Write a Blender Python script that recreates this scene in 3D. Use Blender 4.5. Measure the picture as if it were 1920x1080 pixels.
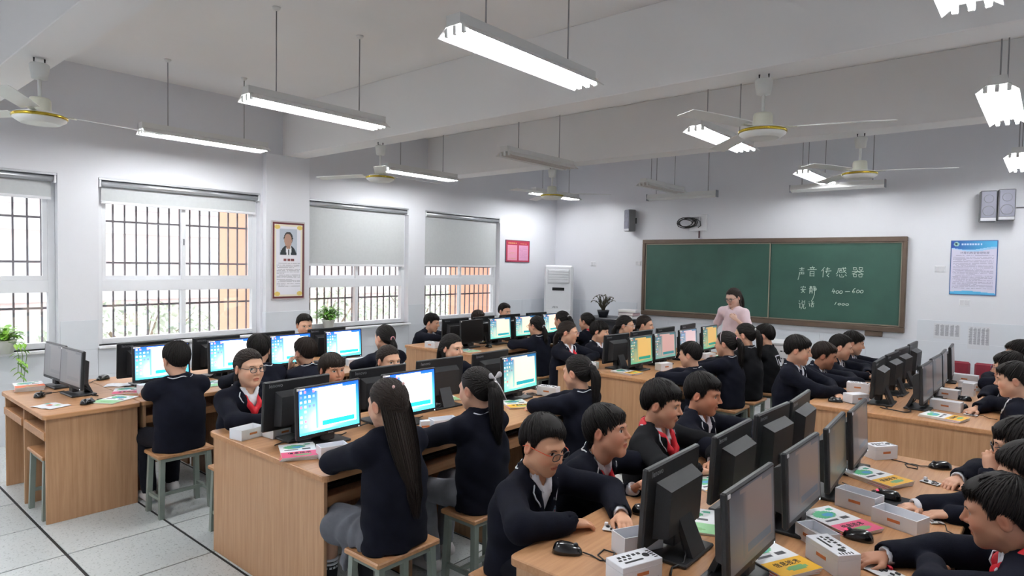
import bpy, math, random
import numpy as np
from mathutils import Matrix, Vector

for _o in list(bpy.data.objects):
    bpy.data.objects.remove(_o)
SC = bpy.context.scene
COL = SC.collection
R = math.radians
PI = math.pi

# ------------------------------------------------------------------ camera
def make_camera():
    yaw, pitch, roll = 0.706140943, -0.0370975974, 0.0173721193
    fw = Vector((-math.sin(yaw) * math.cos(pitch), math.cos(yaw) * math.cos(pitch), math.sin(pitch)))
    ri = Vector((math.cos(yaw), math.sin(yaw), 0.0))
    up = ri.cross(fw)
    ri2 = ri * math.cos(roll) + up * math.sin(roll)
    up2 = up * math.cos(roll) - ri * math.sin(roll)
    cd = bpy.data.cameras.new('camera')
    cd.sensor_width = 36.0
    cd.lens = 36.0 * 1190.108 / 1920.0
    cd.clip_start = 0.05
    cd.clip_end = 300
    co = bpy.data.objects.new('camera', cd)
    m = Matrix((ri2, up2, -fw)).transposed().to_4x4()
    m.translation = Vector((7.445, 0.0, 1.79))
    co.matrix_world = m
    COL.objects.link(co)
    SC.camera = co
make_camera()

# ------------------------------------------------------------------ world, exposure
def make_world():
    w = bpy.data.worlds.new('overcast_sky')
    SC.world = w
    w.use_nodes = True
    nt = w.node_tree
    bg = nt.nodes['Background']
    tc = nt.nodes.new('ShaderNodeTexCoord')
    sx = nt.nodes.new('ShaderNodeSeparateXYZ')
    cr = nt.nodes.new('ShaderNodeValToRGB')
    nt.links.new(tc.outputs['Generated'], sx.inputs[0])
    nt.links.new(sx.outputs['Z'], cr.inputs[0])
    cr.color_ramp.elements[0].color = (0.92, 0.94, 0.97, 1)
    cr.color_ramp.elements[1].color = (0.97, 0.985, 1.0, 1)
    nt.links.new(cr.outputs[0], bg.inputs['Color'])
    bg.inputs['Strength'].default_value = 3.7
make_world()
vs = SC.view_settings
SC.display_settings.display_device = 'sRGB'
vs.view_transform = 'Standard'
vs.look = 'None'
vs.gamma = 1.0
vs.exposure = 0.08
vs.use_curve_mapping = False
SC.cycles.max_bounces = 8
SC.cycles.diffuse_bounces = 5
SC.cycles.caustics_reflective = False
SC.cycles.caustics_refractive = False
TUBE_POWER = 49.0

# ------------------------------------------------------------------ colour + materials
def lin(r, g, b):
    f = lambda c: (c / 12.92) if c <= 0.04045 else ((c + 0.055) / 1.055) ** 2.4
    return (f(r / 255), f(g / 255), f(b / 255), 1.0)

MATS = {}
def mat(name, rgb, rough=0.5, metal=0.0, noise=0.0, scale=8.0, bump=0.0, bscale=60.0, stretch=None, spec=0.5,
        emit=None, estr=0.0, trans=0.0, alpha=1.0, attr=None, coat=0.0, rgb2=None, sheen=0.0, subs=0.0):
    """one Principled material, colour broken up by a noise texture in object space"""
    if name in MATS:
        return MATS[name]
    m = bpy.data.materials.new(name)
    m.use_nodes = True
    nt = m.node_tree
    b = nt.nodes['Principled BSDF']
    N, L = nt.nodes.new, nt.links.new
    b.inputs['Base Color'].default_value = rgb
    b.inputs['Roughness'].default_value = rough
    b.inputs['Metallic'].default_value = metal
    b.inputs['Specular IOR Level'].default_value = spec
    if trans: b.inputs['Transmission Weight'].default_value = trans
    if alpha < 1: b.inputs['Alpha'].default_value = alpha
    if coat: b.inputs['Coat Weight'].default_value = coat
    if sheen: b.inputs['Sheen Weight'].default_value = sheen
    if subs:
        b.inputs['Subsurface Weight'].default_value = subs
        b.inputs['Subsurface Radius'].default_value = (0.01, 0.004, 0.002)
    src = None
    if attr:
        a = N('ShaderNodeVertexColor'); a.layer_name = attr
        src = a.outputs['Color']
    if noise or bump:
        tc = N('ShaderNodeTexCoord'); mp = N('ShaderNodeMapping')
        L(tc.outputs['Object'], mp.inputs[0])
        if stretch: mp.inputs['Scale'].default_value = stretch
    if noise:
        nz = N('ShaderNodeTexNoise'); nz.inputs['Scale'].default_value = scale; nz.inputs['Detail'].default_value = 5
        L(mp.outputs[0], nz.inputs['Vector'])
        mx = N('ShaderNodeMix'); mx.data_type = 'RGBA'; mx.blend_type = 'MIX'
        c2 = rgb2 or tuple(max(0, c * (1 - noise)) for c in rgb[:3]) + (1,)
        rp = N('ShaderNodeValToRGB')
        rp.color_ramp.elements[0].position = 0.35; rp.color_ramp.elements[1].position = 0.65
        L(nz.outputs['Fac'], rp.inputs[0]); L(rp.outputs[0], mx.inputs['Factor'])
        mx.inputs['A'].default_value = rgb; mx.inputs['B'].default_value = c2
        if src is not None:
            mm = N('ShaderNodeMix'); mm.data_type = 'RGBA'; mm.blend_type = 'MULTIPLY'; mm.inputs['Factor'].default_value = 1
            L(src, mm.inputs['A']); L(mx.outputs['Result'], mm.inputs['B']); src = mm.outputs['Result']
        else:
            src = mx.outputs['Result']
    if src is not None:
        L(src, b.inputs['Base Color'])
    if bump:
        n2 = N('ShaderNodeTexNoise'); n2.inputs['Scale'].default_value = bscale; n2.inputs['Detail'].default_value = 3
        L(mp.outputs[0], n2.inputs['Vector'])
        bp = N('ShaderNodeBump'); bp.inputs['Strength'].default_value = bump; bp.inputs['Distance'].default_value = 0.01
        L(n2.outputs['Fac'], bp.inputs['Height']); L(bp.outputs[0], b.inputs['Normal'])
    if estr:
        if emit == 'attr': L(src, b.inputs['Emission Color'])
        else: b.inputs['Emission Color'].default_value = emit or rgb
        b.inputs['Emission Strength'].default_value = estr
    MATS[name] = m
    return m

def mat_wood(name, c1, c2, axis, rough=0.38, scale=1.0):
    """laminate with fine grain lines running along one axis"""
    if name in MATS: return MATS[name]
    m = bpy.data.materials.new(name); m.use_nodes = True
    nt = m.node_tree; b = nt.nodes['Principled BSDF']; N, L = nt.nodes.new, nt.links.new
    tc = N('ShaderNodeTexCoord'); mp = N('ShaderNodeMapping'); L(tc.outputs['Object'], mp.inputs[0])
    s = [22.0 * scale] * 3; s['XYZ'.index(axis)] = 0.9 * scale
    mp.inputs['Scale'].default_value = s
    nz = N('ShaderNodeTexNoise'); nz.inputs['Scale'].default_value = 2.2; nz.inputs['Detail'].default_value = 8; nz.inputs['Roughness'].default_value = 0.65
    nz.inputs['Distortion'].default_value = 0.35
    L(mp.outputs[0], nz.inputs['Vector'])
    rp = N('ShaderNodeValToRGB'); rp.color_ramp.elements[0].position = 0.36; rp.color_ramp.elements[1].position = 0.66
    rp.color_ramp.elements[0].color = c2; rp.color_ramp.elements[1].color = c1
    L(nz.outputs['Fac'], rp.inputs[0]); L(rp.outputs[0], b.inputs['Base Color'])
    b.inputs['Roughness'].default_value = rough
    MATS[name] = m
    return m

def mat_terrazzo(name):
    m = bpy.data.materials.new(name); m.use_nodes = True
    nt = m.node_tree; b = nt.nodes['Principled BSDF']; N, L = nt.nodes.new, nt.links.new
    tc = N('ShaderNodeTexCoord')
    vo = N('ShaderNodeTexVoronoi'); vo.inputs['Scale'].default_value = 130
    L(tc.outputs['Object'], vo.inputs['Vector'])
    rp = N('ShaderNodeValToRGB'); e = rp.color_ramp.elements
    e[0].position = 0.0; e[0].color = lin(165, 170, 170); e[1].position = 0.12; e[1].color = lin(204, 209, 209)
    n = e.new(0.9); n.color = lin(210, 214, 214)
    sp = N('ShaderNodeSeparateColor'); L(vo.outputs['Color'], sp.inputs[0]); L(sp.outputs[0], rp.inputs[0])
    nz = N('ShaderNodeTexNoise'); nz.inputs['Scale'].default_value = 1.6; L(tc.outputs['Object'], nz.inputs['Vector'])
    mx = N('ShaderNodeMix'); mx.data_type = 'RGBA'; mx.blend_type = 'MULTIPLY'; mx.inputs['Factor'].default_value = 1
    r2 = N('ShaderNodeValToRGB'); r2.color_ramp.elements[0].color = (0.9, 0.9, 0.9, 1); r2.color_ramp.elements[1].color = (1, 1, 1, 1)
    L(nz.outputs['Fac'], r2.inputs[0]); L(rp.outputs[0], mx.inputs['A']); L(r2.outputs[0], mx.inputs['B'])
    L(mx.outputs['Result'], b.inputs['Base Color']); b.inputs['Roughness'].default_value = 0.33
    MATS[name] = m
    return m

# ------------------------------------------------------------------ mesh building
class MB:
    """collects vertices and faces; build() makes ONE mesh object"""
    def __init__(s): s.v = []; s.f = []; s.n = 0; s.mi = []; s.cur = 0
    def add(s, v, f):
        v = np.asarray(v, float).reshape(-1, 3)
        s.v.append(v); o = s.n
        for q in f: s.f.append(tuple(int(i) + o for i in q)); s.mi.append(s.cur)
        s.n += len(v); return s
    def box(s, c, d, rz=0.0, bev=0.0, rx=0.0, M=None):
        hx, hy, hz = d[0] / 2, d[1] / 2, d[2] / 2
        if bev:
            b = min(bev, hx * .98, hy * .98, hz * .98); V = []
            for sx in (-1, 1):
                for sy in (-1, 1):
                    for sz in (-1, 1):
                        V += [(sx * hx, sy * (hy - b), sz * (hz - b)), (sx * (hx - b), sy * hy, sz * (hz - b)), (sx * (hx - b), sy * (hy - b), sz * hz)]
            ix = lambda a, bb, cc, k: ((a * 2 + bb) * 2 + cc) * 3 + k
            F = []
            for a in (0, 1):
                F += [[ix(a, 0, 0, 0), ix(a, 1, 0, 0), ix(a, 1, 1, 0), ix(a, 0, 1, 0)], [ix(0, a, 0, 1), ix(1, a, 0, 1), ix(1, a, 1, 1), ix(0, a, 1, 1)],
                      [ix(0, 0, a, 2), ix(1, 0, a, 2), ix(1, 1, a, 2), ix(0, 1, a, 2)]]
                for e in (0, 1):
                    F += [[ix(a, e, 0, 0), ix(a, e, 0, 1), ix(a, e, 1, 1), ix(a, e, 1, 0)], [ix(a, 0, e, 2), ix(a, 1, e, 2), ix(a, 1, e, 0), ix(a, 0, e, 0)],
                          [ix(0, a, e, 1), ix(1, a, e, 1), ix(1, a, e, 2), ix(0, a, e, 2)]]
                    for g in (0, 1): F.append([ix(a, e, g, 0), ix(a, e, g, 1), ix(a, e, g, 2)])
            A = np.array(V)
            for k, q in enumerate(F):
                n = np.cross(A[q[1]] - A[q[0]], A[q[2]] - A[q[0]])
                if n @ A[q].mean(0) < 0: F[k] = q[::-1]
        else:
            V = [(x, y, z) for x in (-hx, hx) for y in (-hy, hy) for z in (-hz, hz)]
            F = [(0, 1, 3, 2), (4, 6, 7, 5), (0, 4, 5, 1), (2, 3, 7, 6), (0, 2, 6, 4), (1, 5, 7, 3)]
        V = np.array(V)
        if M is not None: V = V @ np.array(M)[:3, :3].T + np.array(M)[:3, 3]
        if rx:
            cx, sx = math.cos(rx), math.sin(rx); V = V @ np.array([[1, 0, 0], [0, cx, -sx], [0, sx, cx]]).T
        if rz:
            cz, sz = math.cos(rz), math.sin(rz); V = V @ np.array([[cz, -sz, 0], [sz, cz, 0], [0, 0, 1]]).T
        return s.add(V + np.array(c), F)
    def tube(s, pts, r, n=8, cap=True, flat=1.0, upv=None):
        P = np.array(pts, float); m = len(P); rr = np.broadcast_to(np.array(r, float), (m,))
        T = np.gradient(P, axis=0) if m > 2 else np.repeat((P[-1:] - P[:1]), m, 0)
        T /= np.linalg.norm(T, axis=1)[:, None] + 1e-12
        u = np.array(upv if upv is not None else ((0, 0, 1) if abs(T[0, 2]) < .9 else (1, 0, 0)), float); V = []
        for i in range(m):
            u = u - T[i] * (u @ T[i]); u /= np.linalg.norm(u) + 1e-12; w = np.cross(T[i], u)
            a = np.arange(n) * 2 * PI / n
            V.append(P[i] + rr[i] * (np.cos(a)[:, None] * w + np.sin(a)[:, None] * u * flat))
        F = [(i * n + j, i * n + (j + 1) % n, (i + 1) * n + (j + 1) % n, (i + 1) * n + j) for i in range(m - 1) for j in range(n)]
        if cap: F += [tuple(range(n))[::-1], tuple((m - 1) * n + j for j in range(n))]
        return s.add(np.concatenate(V), F)
    def lathe(s, prof, c=(0, 0, 0), n=24, cap=True):
        P = np.array(prof, float); a = np.arange(n) * 2 * PI / n
        V = np.concatenate([np.stack([p[0] * np.cos(a), p[0] * np.sin(a), np.full(n, p[1])], 1) for p in P]) + np.array(c)
        m = len(P)
        F = [(i * n + j, i * n + (j + 1) % n, (i + 1) * n + (j + 1) % n, (i + 1) * n + j) for i in range(m - 1) for j in range(n)]
        if cap: F += [tuple(range(n))[::-1], tuple((m - 1) * n + j for j in range(n))]
        return s.add(V, F)
    def prism(s, poly, z0, z1, M=None):
        n = len(poly); V = np.array([(x, y, z0) for x, y in poly] + [(x, y, z1) for x, y in poly], float)
        if M is not None: V = V @ np.array(M)[:3, :3].T + np.array(M)[:3, 3]
        F = [tuple(range(n))[::-1], tuple(range(n, 2 * n))] + [(i, (i + 1) % n, (i + 1) % n + n, i + n) for i in range(n)]
        return s.add(V, F)
    def mesh(s, name, mats, smooth=False):
        me = bpy.data.meshes.new(name)
        me.from_pydata(np.concatenate(s.v), [], s.f)
        for m in (mats if isinstance(mats, (list, tuple)) else [mats]): me.materials.append(m)
        if any(s.mi): me.polygons.foreach_set('material_index', s.mi)
        if smooth: me.polygons.foreach_set('use_smooth', [True] * len(me.polygons))
        me.update(); return me
    def build(s, name, mats, parent=None, smooth=False, loc=None, rz=0.0):
        return obj(name, s.mesh(name, mats, smooth), parent, loc, rz)

def obj(name, me, parent=None, loc=None, rz=0.0):
    o = bpy.data.objects.new(name, me); COL.objects.link(o)
    if loc is not None: o.location = loc
    if rz: o.rotation_euler = (0, 0, rz)
    if parent is not None: o.parent = parent
    return o
def tag(o, label=None, cat=None, group=None, kind=None):
    if label: o['label'] = label
    if cat: o['category'] = cat
    if group: o['group'] = group
    if kind: o['kind'] = kind
    return o
def thing(name, label, cat, loc=(0, 0, 0), rz=0.0, group=None):
    o = bpy.data.objects.new(name, None); COL.objects.link(o)
    o.empty_display_size = 0.1; o.location = loc; o.rotation_euler = (0, 0, rz)
    return tag(o, label, cat, group)
def dup(root, loc, rz=0.0, label=None, group=None, keep=None):
    kids = {}
    for k in bpy.data.objects:
        if k.parent is not None: kids.setdefault(k.parent.name, []).append(k)
    def rec(o, par):
        c = o.copy(); COL.objects.link(c); c.parent = par
        for k in kids.get(o.name, []): rec(k, c)
        return c
    r = rec(root, None); r.location = loc; r.rotation_euler = (0, 0, rz)
    if label: r['label'] = label
    if group: r['group'] = group
    return r
def struct(name, mb, m, label=None, smooth=False):
    o = mb.build(name, m, None, smooth); o['kind'] = 'structure'
    if label: o['label'] = label
    return o
def raster(name, img, w, h, m):
    """flat print: a grid of quads, one colour per quad, lying in local XZ (x right, z up), facing -Y"""
    H, W = img.shape[:2]
    xs = np.linspace(-w / 2, w / 2, W + 1); zs = np.linspace(h / 2, -h / 2, H + 1)
    X, Z = np.meshgrid(xs, zs); V = np.stack([X, np.zeros_like(X), Z], -1).reshape(-1, 3)
    i, j = np.meshgrid(np.arange(H), np.arange(W), indexing='ij'); a = i * (W + 1) + j
    F = np.stack([a + W + 1, a + W + 2, a + 1, a], -1).reshape(-1, 4)
    me = fast_mesh(name, V, F, m)
    ca = me.color_attributes.new('col', 'FLOAT_COLOR', 'CORNER')
    c = np.concatenate([img.reshape(-1, 3), np.ones((H * W, 1))], 1)
    ca.data.foreach_set('color', np.repeat(c, 4, 0).astype(np.float32).ravel())
    return me
def fast_mesh(name, V, F, m, smooth=False):
    me = bpy.data.meshes.new(name)
    V = np.asarray(V, np.float32); F = np.asarray(F, np.int32); k = F.shape[1]
    me.vertices.add(len(V)); me.vertices.foreach_set('co', V.ravel())
    me.loops.add(F.size); me.loops.foreach_set('vertex_index', F.ravel())
    me.polygons.add(len(F)); me.polygons.foreach_set('loop_start', np.arange(0, F.size, k, dtype=np.int32))
    me.update(calc_edges=True)
    if smooth: me.polygons.foreach_set('use_smooth', np.ones(len(F), bool))
    if m is not None: me.materials.append(m)
    return me
def text_mesh(name, txt, size, m, depth=0.0004):
    cu = bpy.data.curves.new(name, 'FONT'); cu.body = txt; cu.size = size; cu.extrude = depth; cu.align_x = 'CENTER'; cu.align_y = 'CENTER'
    cu.resolution_u = 2
    o = bpy.data.objects.new(name, cu); COL.objects.link(o)
    dg = bpy.context.evaluated_depsgraph_get()
    me = bpy.data.meshes.new_from_object(o.evaluated_get(dg)); me.name = name
    bpy.data.objects.remove(o); bpy.data.curves.remove(cu)
    me.materials.clear(); me.materials.append(m)
    return me
ORD = ['first', 'second', 'third', 'fourth', 'fifth', 'sixth', 'seventh', 'eighth', 'ninth']
# ------------------------------------------------------------------ the room
RX, RY0, RY1, RZ = 9.1, -1.55, 10.024, 3.71
WALL = mat('wall_paint', lin(226, 227, 232), 0.75, noise=0.025, scale=1.2, bump=0.05, bscale=40)
CEIL = mat('ceiling_paint', lin(236, 234, 233), 0.9, noise=0.03, scale=0.8)
BEAM = mat('beam_paint', lin(236, 235, 235), 0.85, noise=0.03, scale=0.8)
DADO = mat('dado_gloss', lin(218, 222, 228), 0.35, noise=0.03, scale=2)
TERR = mat_terrazzo('terrazzo')
BLACKSTRIP = mat('floor_joint', lin(22, 22, 24), 0.6, noise=0.2)
WHITEPL = mat('white_plastic', lin(232, 233, 236), 0.35, noise=0.02)
WINFR = mat('window_aluminium', lin(232, 234, 238), 0.4, noise=0.02)
BARM = mat('security_bar_paint', lin(140, 132, 136), 0.5, noise=0.15)
GREYMET = mat('grey_metal', lin(150, 152, 158), 0.4, 0.6, noise=0.05)
DARKMET = mat('dark_metal', lin(50, 50, 52), 0.5, 0.5, noise=0.1)

def mat_glass(name):
    m = bpy.data.materials.new(name); m.use_nodes = True
    nt = m.node_tree; N, L = nt.nodes.new, nt.links.new
    out = nt.nodes['Material Output']; nt.nodes.remove(nt.nodes['Principled BSDF'])
    t = N('ShaderNodeBsdfTransparent'); t.inputs[0].default_value = (0.95, 0.96, 0.97, 1)
    g = N('ShaderNodeBsdfGlossy'); g.inputs['Roughness'].default_value = 0.03
    x = N('ShaderNodeMixShader'); x.inputs[0].default_value = 0.06
    L(t.outputs[0], x.inputs[1]); L(g.outputs[0], x.inputs[2]); L(x.outputs[0], out.inputs[0])
    MATS[name] = m; return m
GLASS = mat_glass('window_glass')

# floor: dark joint bed with terrazzo tiles laid proud of it
fl = struct('floor', MB().box((RX / 2, (RY0 + RY1) / 2, -0.055), (RX, RY1 - RY0, 0.1)), BLACKSTRIP)
tx0, ty0, TS = 2.389 - 4 * 0.6, 1.137 - 5 * 0.6, 0.6
tile_cache = {}
ix = -1
for ix in range(-1, 16):
    for iy in range(-1, 21):
        x0, x1 = max(tx0 + ix * TS, 0) + .0062, min(tx0 + (ix + 1) * TS, RX) - .0062
        y0, y1 = max(ty0 + iy * TS, RY0) + .009, min(ty0 + (iy + 1) * TS, RY1) - .009
        if x1 - x0 < .05 or y1 - y0 < .05: continue
        key = (round(x1 - x0, 3), round(y1 - y0, 3))
        if key not in tile_cache:
            tile_cache[key] = MB().box((0, 0, -0.004), (key[0], key[1], 0.008), bev=.0015).mesh('floor_tile', TERR)
        obj('floor_tile', tile_cache[key], fl, ((x0 + x1) / 2, (y0 + y1) / 2, 0))

WIN = [(0.10, 1.85), (2.20, 3.94), (4.56, 6.30), (6.63, 8.38)]
WZ0, WZ1, WT = 0.88, 2.605, 0.24
def build_wall_left():
    b = MB(); ys = [RY0] + [v for w in WIN for v in w] + [RY1 + WT]
    for i in range(0, len(ys), 2): b.box((-WT / 2, (ys[i] + ys[i + 1]) / 2, RZ / 2 - .1), (WT, ys[i + 1] - ys[i], RZ + .2))
    for y0, y1 in WIN:
        b.box((-WT / 2, (y0 + y1) / 2, WZ0 / 2 - .1), (WT, y1 - y0, WZ0 + .2))
        b.box((-WT / 2, (y0 + y1) / 2, (WZ1 + RZ) / 2), (WT, y1 - y0, RZ - WZ1))
    w = struct('wall_left', b, WALL)
    # glossy dado panels: below the sills and up to 1.15 m between the windows
    segs = []
    for i in range(0, len(ys), 2): segs.append((ys[i] + (.0 if i == 0 else .012), ys[i + 1] - .012, 1.15))
    for y0, y1 in WIN: segs.append((y0 - .012, y1 + .012, WZ0 - .03))
    for a, c, top in segs:
        n = max(1, round((c - a) / 0.6)); rows = [0.0, .29, .58, .85] + ([1.15] if top > 1 else [])
        if a > 8.5: c = min(c, RY1)
        for k in range(n):
            for z0, z1 in zip(rows[:-1], rows[1:]):
                ya, yb = a + (c - a) * k / n, a + (c - a) * (k + 1) / n
                if 3.95 < ya and yb < 4.6: continue
                MB().box((.004, (ya + yb) / 2, (z0 + z1) / 2), (.008, yb - ya - .0015, z1 - z0 - .0015), bev=.001).build('dado_panel', DADO, w)
    # pillar under the beam
    struct('trim_1', MB().box((.04, 4.27, 1.55), (.08, .60, 3.1), bev=.004), WALL, 'white pillar between the window bays')
    p = bpy.data.objects['trim_1']
    MB().box((.044, 4.27, .575), (.088, .612, 1.15), bev=.003).build('dado_panel', DADO, p)
build_wall_left()
b = MB(); b.box((RX / 2, RY1 + WT / 2, RZ / 2 - .1), (RX + .5, WT, RZ + .2))
wb = struct('wall_back', b, WALL)
for k in range(15):
    for z0, z1 in zip([0.0, .29, .58, .87], [.29, .58, .87, 1.15]):
        xa, xb = .01 + k * .606, .01 + (k + 1) * .606
        if xb > RX: xb = RX
        if z1 > 1 and 1.3 < xa < 5.6: continue
        MB().box(((xa + xb) / 2, RY1 - .004, (z0 + z1) / 2), (xb - xa - .0015, .008, z1 - z0 - .0015), bev=.001).build('dado_panel', DADO, wb)
struct('wall_right', MB().box((RX + WT / 2, (RY0 + RY1) / 2, RZ / 2 - .1), (WT, RY1 - RY0, RZ + .2)), WALL)
struct('wall_front', MB().box((RX / 2, RY0 - WT / 2, RZ / 2 - .1), (RX + .5, WT, RZ + .2)), WALL)
struct('ceiling', MB().box((RX / 2, (RY0 + RY1) / 2, RZ + .1), (RX + .5, RY1 - RY0 + .5, .2)), CEIL)
for i, (y0, y1) in enumerate([(1.06, 1.31), (4.23, 4.51), (6.66, 6.97)]):
    struct('trim_%d' % (i + 2), MB().box((RX / 2, (y0 + y1) / 2, 3.405), (RX, y1 - y0, .61), bev=.004), BEAM, 'white ceiling beam crossing the room')

# ------------------------------------------------------------------ windows with bars
def window(n, y0, y1):
    L_ = y1 - y0; ym = y0 + L_ * .49
    fr = MB()
    X0, D = -.125, .07
    for y in (y0 + .03, y1 - .03): fr.box((X0, y, (WZ0 + WZ1) / 2), (D, .06, WZ1 - WZ0), bev=.004)
    for z, h in ((WZ0 + .03, .06), (WZ1 - .03, .06), (1.495, .12)): fr.box((X0, (y0 + y1) / 2, z), (D - .002, L_ - .11, h), bev=.004)
    w = struct('window_%d' % n, MB().box((X0, y0 + .012, WZ0 + .5), (.02, .02, .9)), WINFR, 'white aluminium window with security bars')
    fr.build('window_frame', WINFR, w)
    MB().box((X0, ym + .02, 1.19), (.06, .05, .5), bev=.004).build('mullion', WINFR, w)
    # sliding sashes above the transom
    for k, (a, c, xx) in enumerate(((y0 + .06, ym + .05, X0 - .014), (ym - .0, y1 - .06, X0 + .016))):
        s = MB()
        for y in (a + .022, c - .022): s.box((xx, y, 2.05), (.026, .044, .99), bev=.003)
        for z in (1.577, 2.523): s.box((xx, (a + c) / 2, z), (.025, c - a - .08, .044), bev=.003)
        so = s.build('sash', WINFR, w)
        MB().box((xx, (a + c) / 2, 2.05), (.005, c - a - .08, .91)).build('pane', GLASS, so)
        if k: MB().box((xx + .02, a + .02, 1.98), (.014, .016, .07), bev=.004).build('latch', GREYMET, so)
    for a, c in ((y0 + .06, ym - .005), (ym + .045, y1 - .06)):
        MB().box((X0, (a + c) / 2, 1.187), (.005, c - a, .5)).build('pane', GLASS, w)
    # security bars outside the glass
    bar = MB().box((0, 0, 0), (.016, .016, WZ1 - WZ0 - .02)).mesh('bar', BARM)
    nb = int((L_ - .12) / .113)
    for k in range(nb + 1): obj('bar', bar, w, (-.205, y0 + .06 + .113 * k + .02, (WZ0 + WZ1) / 2))
    rail = MB().box((0, 0, 0), (.016, L_ - .01, .022)).mesh('rail', BARM)
    for z in (2.175, 1.735, 1.275): obj('rail', rail, w, (-.205, (y0 + y1) / 2, z))
    MB().box((-.02, (y0 + y1) / 2, WZ0 - .014), (.17, L_ + .03, .028), bev=.005).build('window_sill', WHITEPL, w)
for i, (a, c) in enumerate(WIN): window(i + 1, a, c)

BLIND = mat('blind_fabric', lin(196, 199, 200), 0.85, noise=0.04, scale=30, bump=.05, bscale=300)
ALU = mat('blind_aluminium', lin(196, 198, 202), 0.3, 0.7, noise=0.03)
for i, ((a, c), zb) in enumerate(zip(WIN, (2.36, 2.36, 1.74, 1.75))):
    lab = ['roller blind rolled up above the window with the trailing plant', 'roller blind rolled up above the window beside the portrait poster',
           'roller blind pulled down halfway behind the pillar and potted plant', 'roller blind pulled down halfway beside the red notice'][i]
    t = thing('roller_blind', 'grey ' + lab, 'blind', (-.03, (a + c) / 2, WZ1), group='grey roller blinds in the windows')
    w = c - a
    MB().box((-.0, 0, -.012), (.075, w - .01, .022), bev=.003).build('head_rail', ALU, t)
    MB().tube([(.0, -w / 2 + .03, -.055), (.0, w / 2 - .03, -.055)], .03, 16).build('roller_tube', ALU, t, True)
    for s in (-1, 1): MB().box((.0, s * (w / 2 - .018), -.055), (.07, .018, .085), bev=.004).build('bracket', WHITEPL, t)
    MB().box((-.026, 0, (-.05 + zb - WZ1) / 2), (.0025, w - .08, WZ1 - zb - .05)).build('fabric', BLIND, t)
    MB().box((-.026, 0, zb - WZ1), (.014, w - .078, .028), bev=.004).build('bottom_bar', WHITEPL, t)

# ------------------------------------------------------------------ outdoors
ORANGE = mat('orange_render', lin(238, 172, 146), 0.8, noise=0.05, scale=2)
PINKW = mat('far_wall_hazed', lin(240, 214, 216), 0.9, noise=0.08, scale=.3)  # far wall and far glass colours are paled to paint in haze
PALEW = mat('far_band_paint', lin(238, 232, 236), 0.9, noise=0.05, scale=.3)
FARGL = mat('far_glass_hazed', lin(208, 208, 216), 0.4, noise=0.1)
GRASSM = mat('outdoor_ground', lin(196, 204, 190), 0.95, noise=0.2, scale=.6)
HEDGE = mat('hedge_leaf_hazed', lin(216, 222, 208), 0.9, noise=0.35, scale=3)  # leaf colour whitened to stand in for hazy air
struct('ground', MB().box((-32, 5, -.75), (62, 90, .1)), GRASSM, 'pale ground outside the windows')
for y, nm in ((4.05, 'orange facade fin outside the window beside the portrait poster'), (8.46, 'orange facade fin outside the window beside the red notice')):
    t = thing('facade_fin', nm, 'facade fin', (-.82, y + .27, -.7), group='orange fins on the outer wall')
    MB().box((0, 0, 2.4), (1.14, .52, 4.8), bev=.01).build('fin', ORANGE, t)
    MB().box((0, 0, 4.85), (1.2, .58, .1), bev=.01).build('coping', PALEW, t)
far = thing('school_building', 'haze-paled pink school block across the yard', 'building', (-27, 8, -.7))
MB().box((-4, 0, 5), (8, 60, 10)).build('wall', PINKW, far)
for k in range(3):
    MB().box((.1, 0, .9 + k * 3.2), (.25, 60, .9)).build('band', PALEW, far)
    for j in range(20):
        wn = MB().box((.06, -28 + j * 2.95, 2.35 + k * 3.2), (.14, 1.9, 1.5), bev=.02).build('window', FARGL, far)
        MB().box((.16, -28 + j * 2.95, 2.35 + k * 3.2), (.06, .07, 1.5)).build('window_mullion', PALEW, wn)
def bush(name, label, c, r, n, seed, group):
    rng = np.random.default_rng(seed); b = MB()
    t = thing(name, label, 'bush', (c[0], c[1], -.7), group=group)
    p = rng.normal(size=(n, 3)); p /= np.linalg.norm(p, axis=1)[:, None]; p *= rng.uniform(.55, 1, (n, 1)) ** .5
    for q in p:
        o = np.array([q[0] * r[0], q[1] * r[1], r[2] + q[2] * r[2]]); a = rng.normal(size=3); a /= np.linalg.norm(a); s = rng.uniform(.06, .13)
        w = np.cross(a, rng.normal(size=3)); w /= np.linalg.norm(w) + 1e-9
        b.add([o, o + a * s + w * s * .45, o + a * 2 * s, o + a * s - w * s * .45 + np.cross(a, w) * s * .2], [(0, 1, 2, 3)])
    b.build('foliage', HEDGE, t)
    st = MB()
    for k in range(5):
        a = k * 1.3; st.tube([(0, 0, 0), (r[0] * .35 * math.cos(a), r[1] * .35 * math.sin(a), r[2]), (r[0] * .6 * math.cos(a), r[1] * .6 * math.sin(a), 1.6 * r[2])], [.05, .03, .01], 5)
    st.build('stem', mat('bush_bark', lin(150, 135, 120), .9, noise=.2), t)
for k, (x, y, rr) in enumerate([(-7, 1.5, (1, 1.6, .75)), (-7.5, 5.2, (1, 1.8, .8)), (-6.8, 9.2, (1, 1.7, .95)), (-8, 13.5, (1.1, 1.8, .9)), (-6, 18.5, (1.2, 1.9, 1.0))]):
    bush('garden_bush', ['bush outside the window with the trailing plant', 'low bush outside, ahead of the first orange fin', 'taller bush outside the half-covered window by the pillar',
                         'bush outside between the two orange fins', 'far bush outside beyond the second orange fin'][k], (x, y), rr, 900, k, 'bushes outside the windows')

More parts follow.
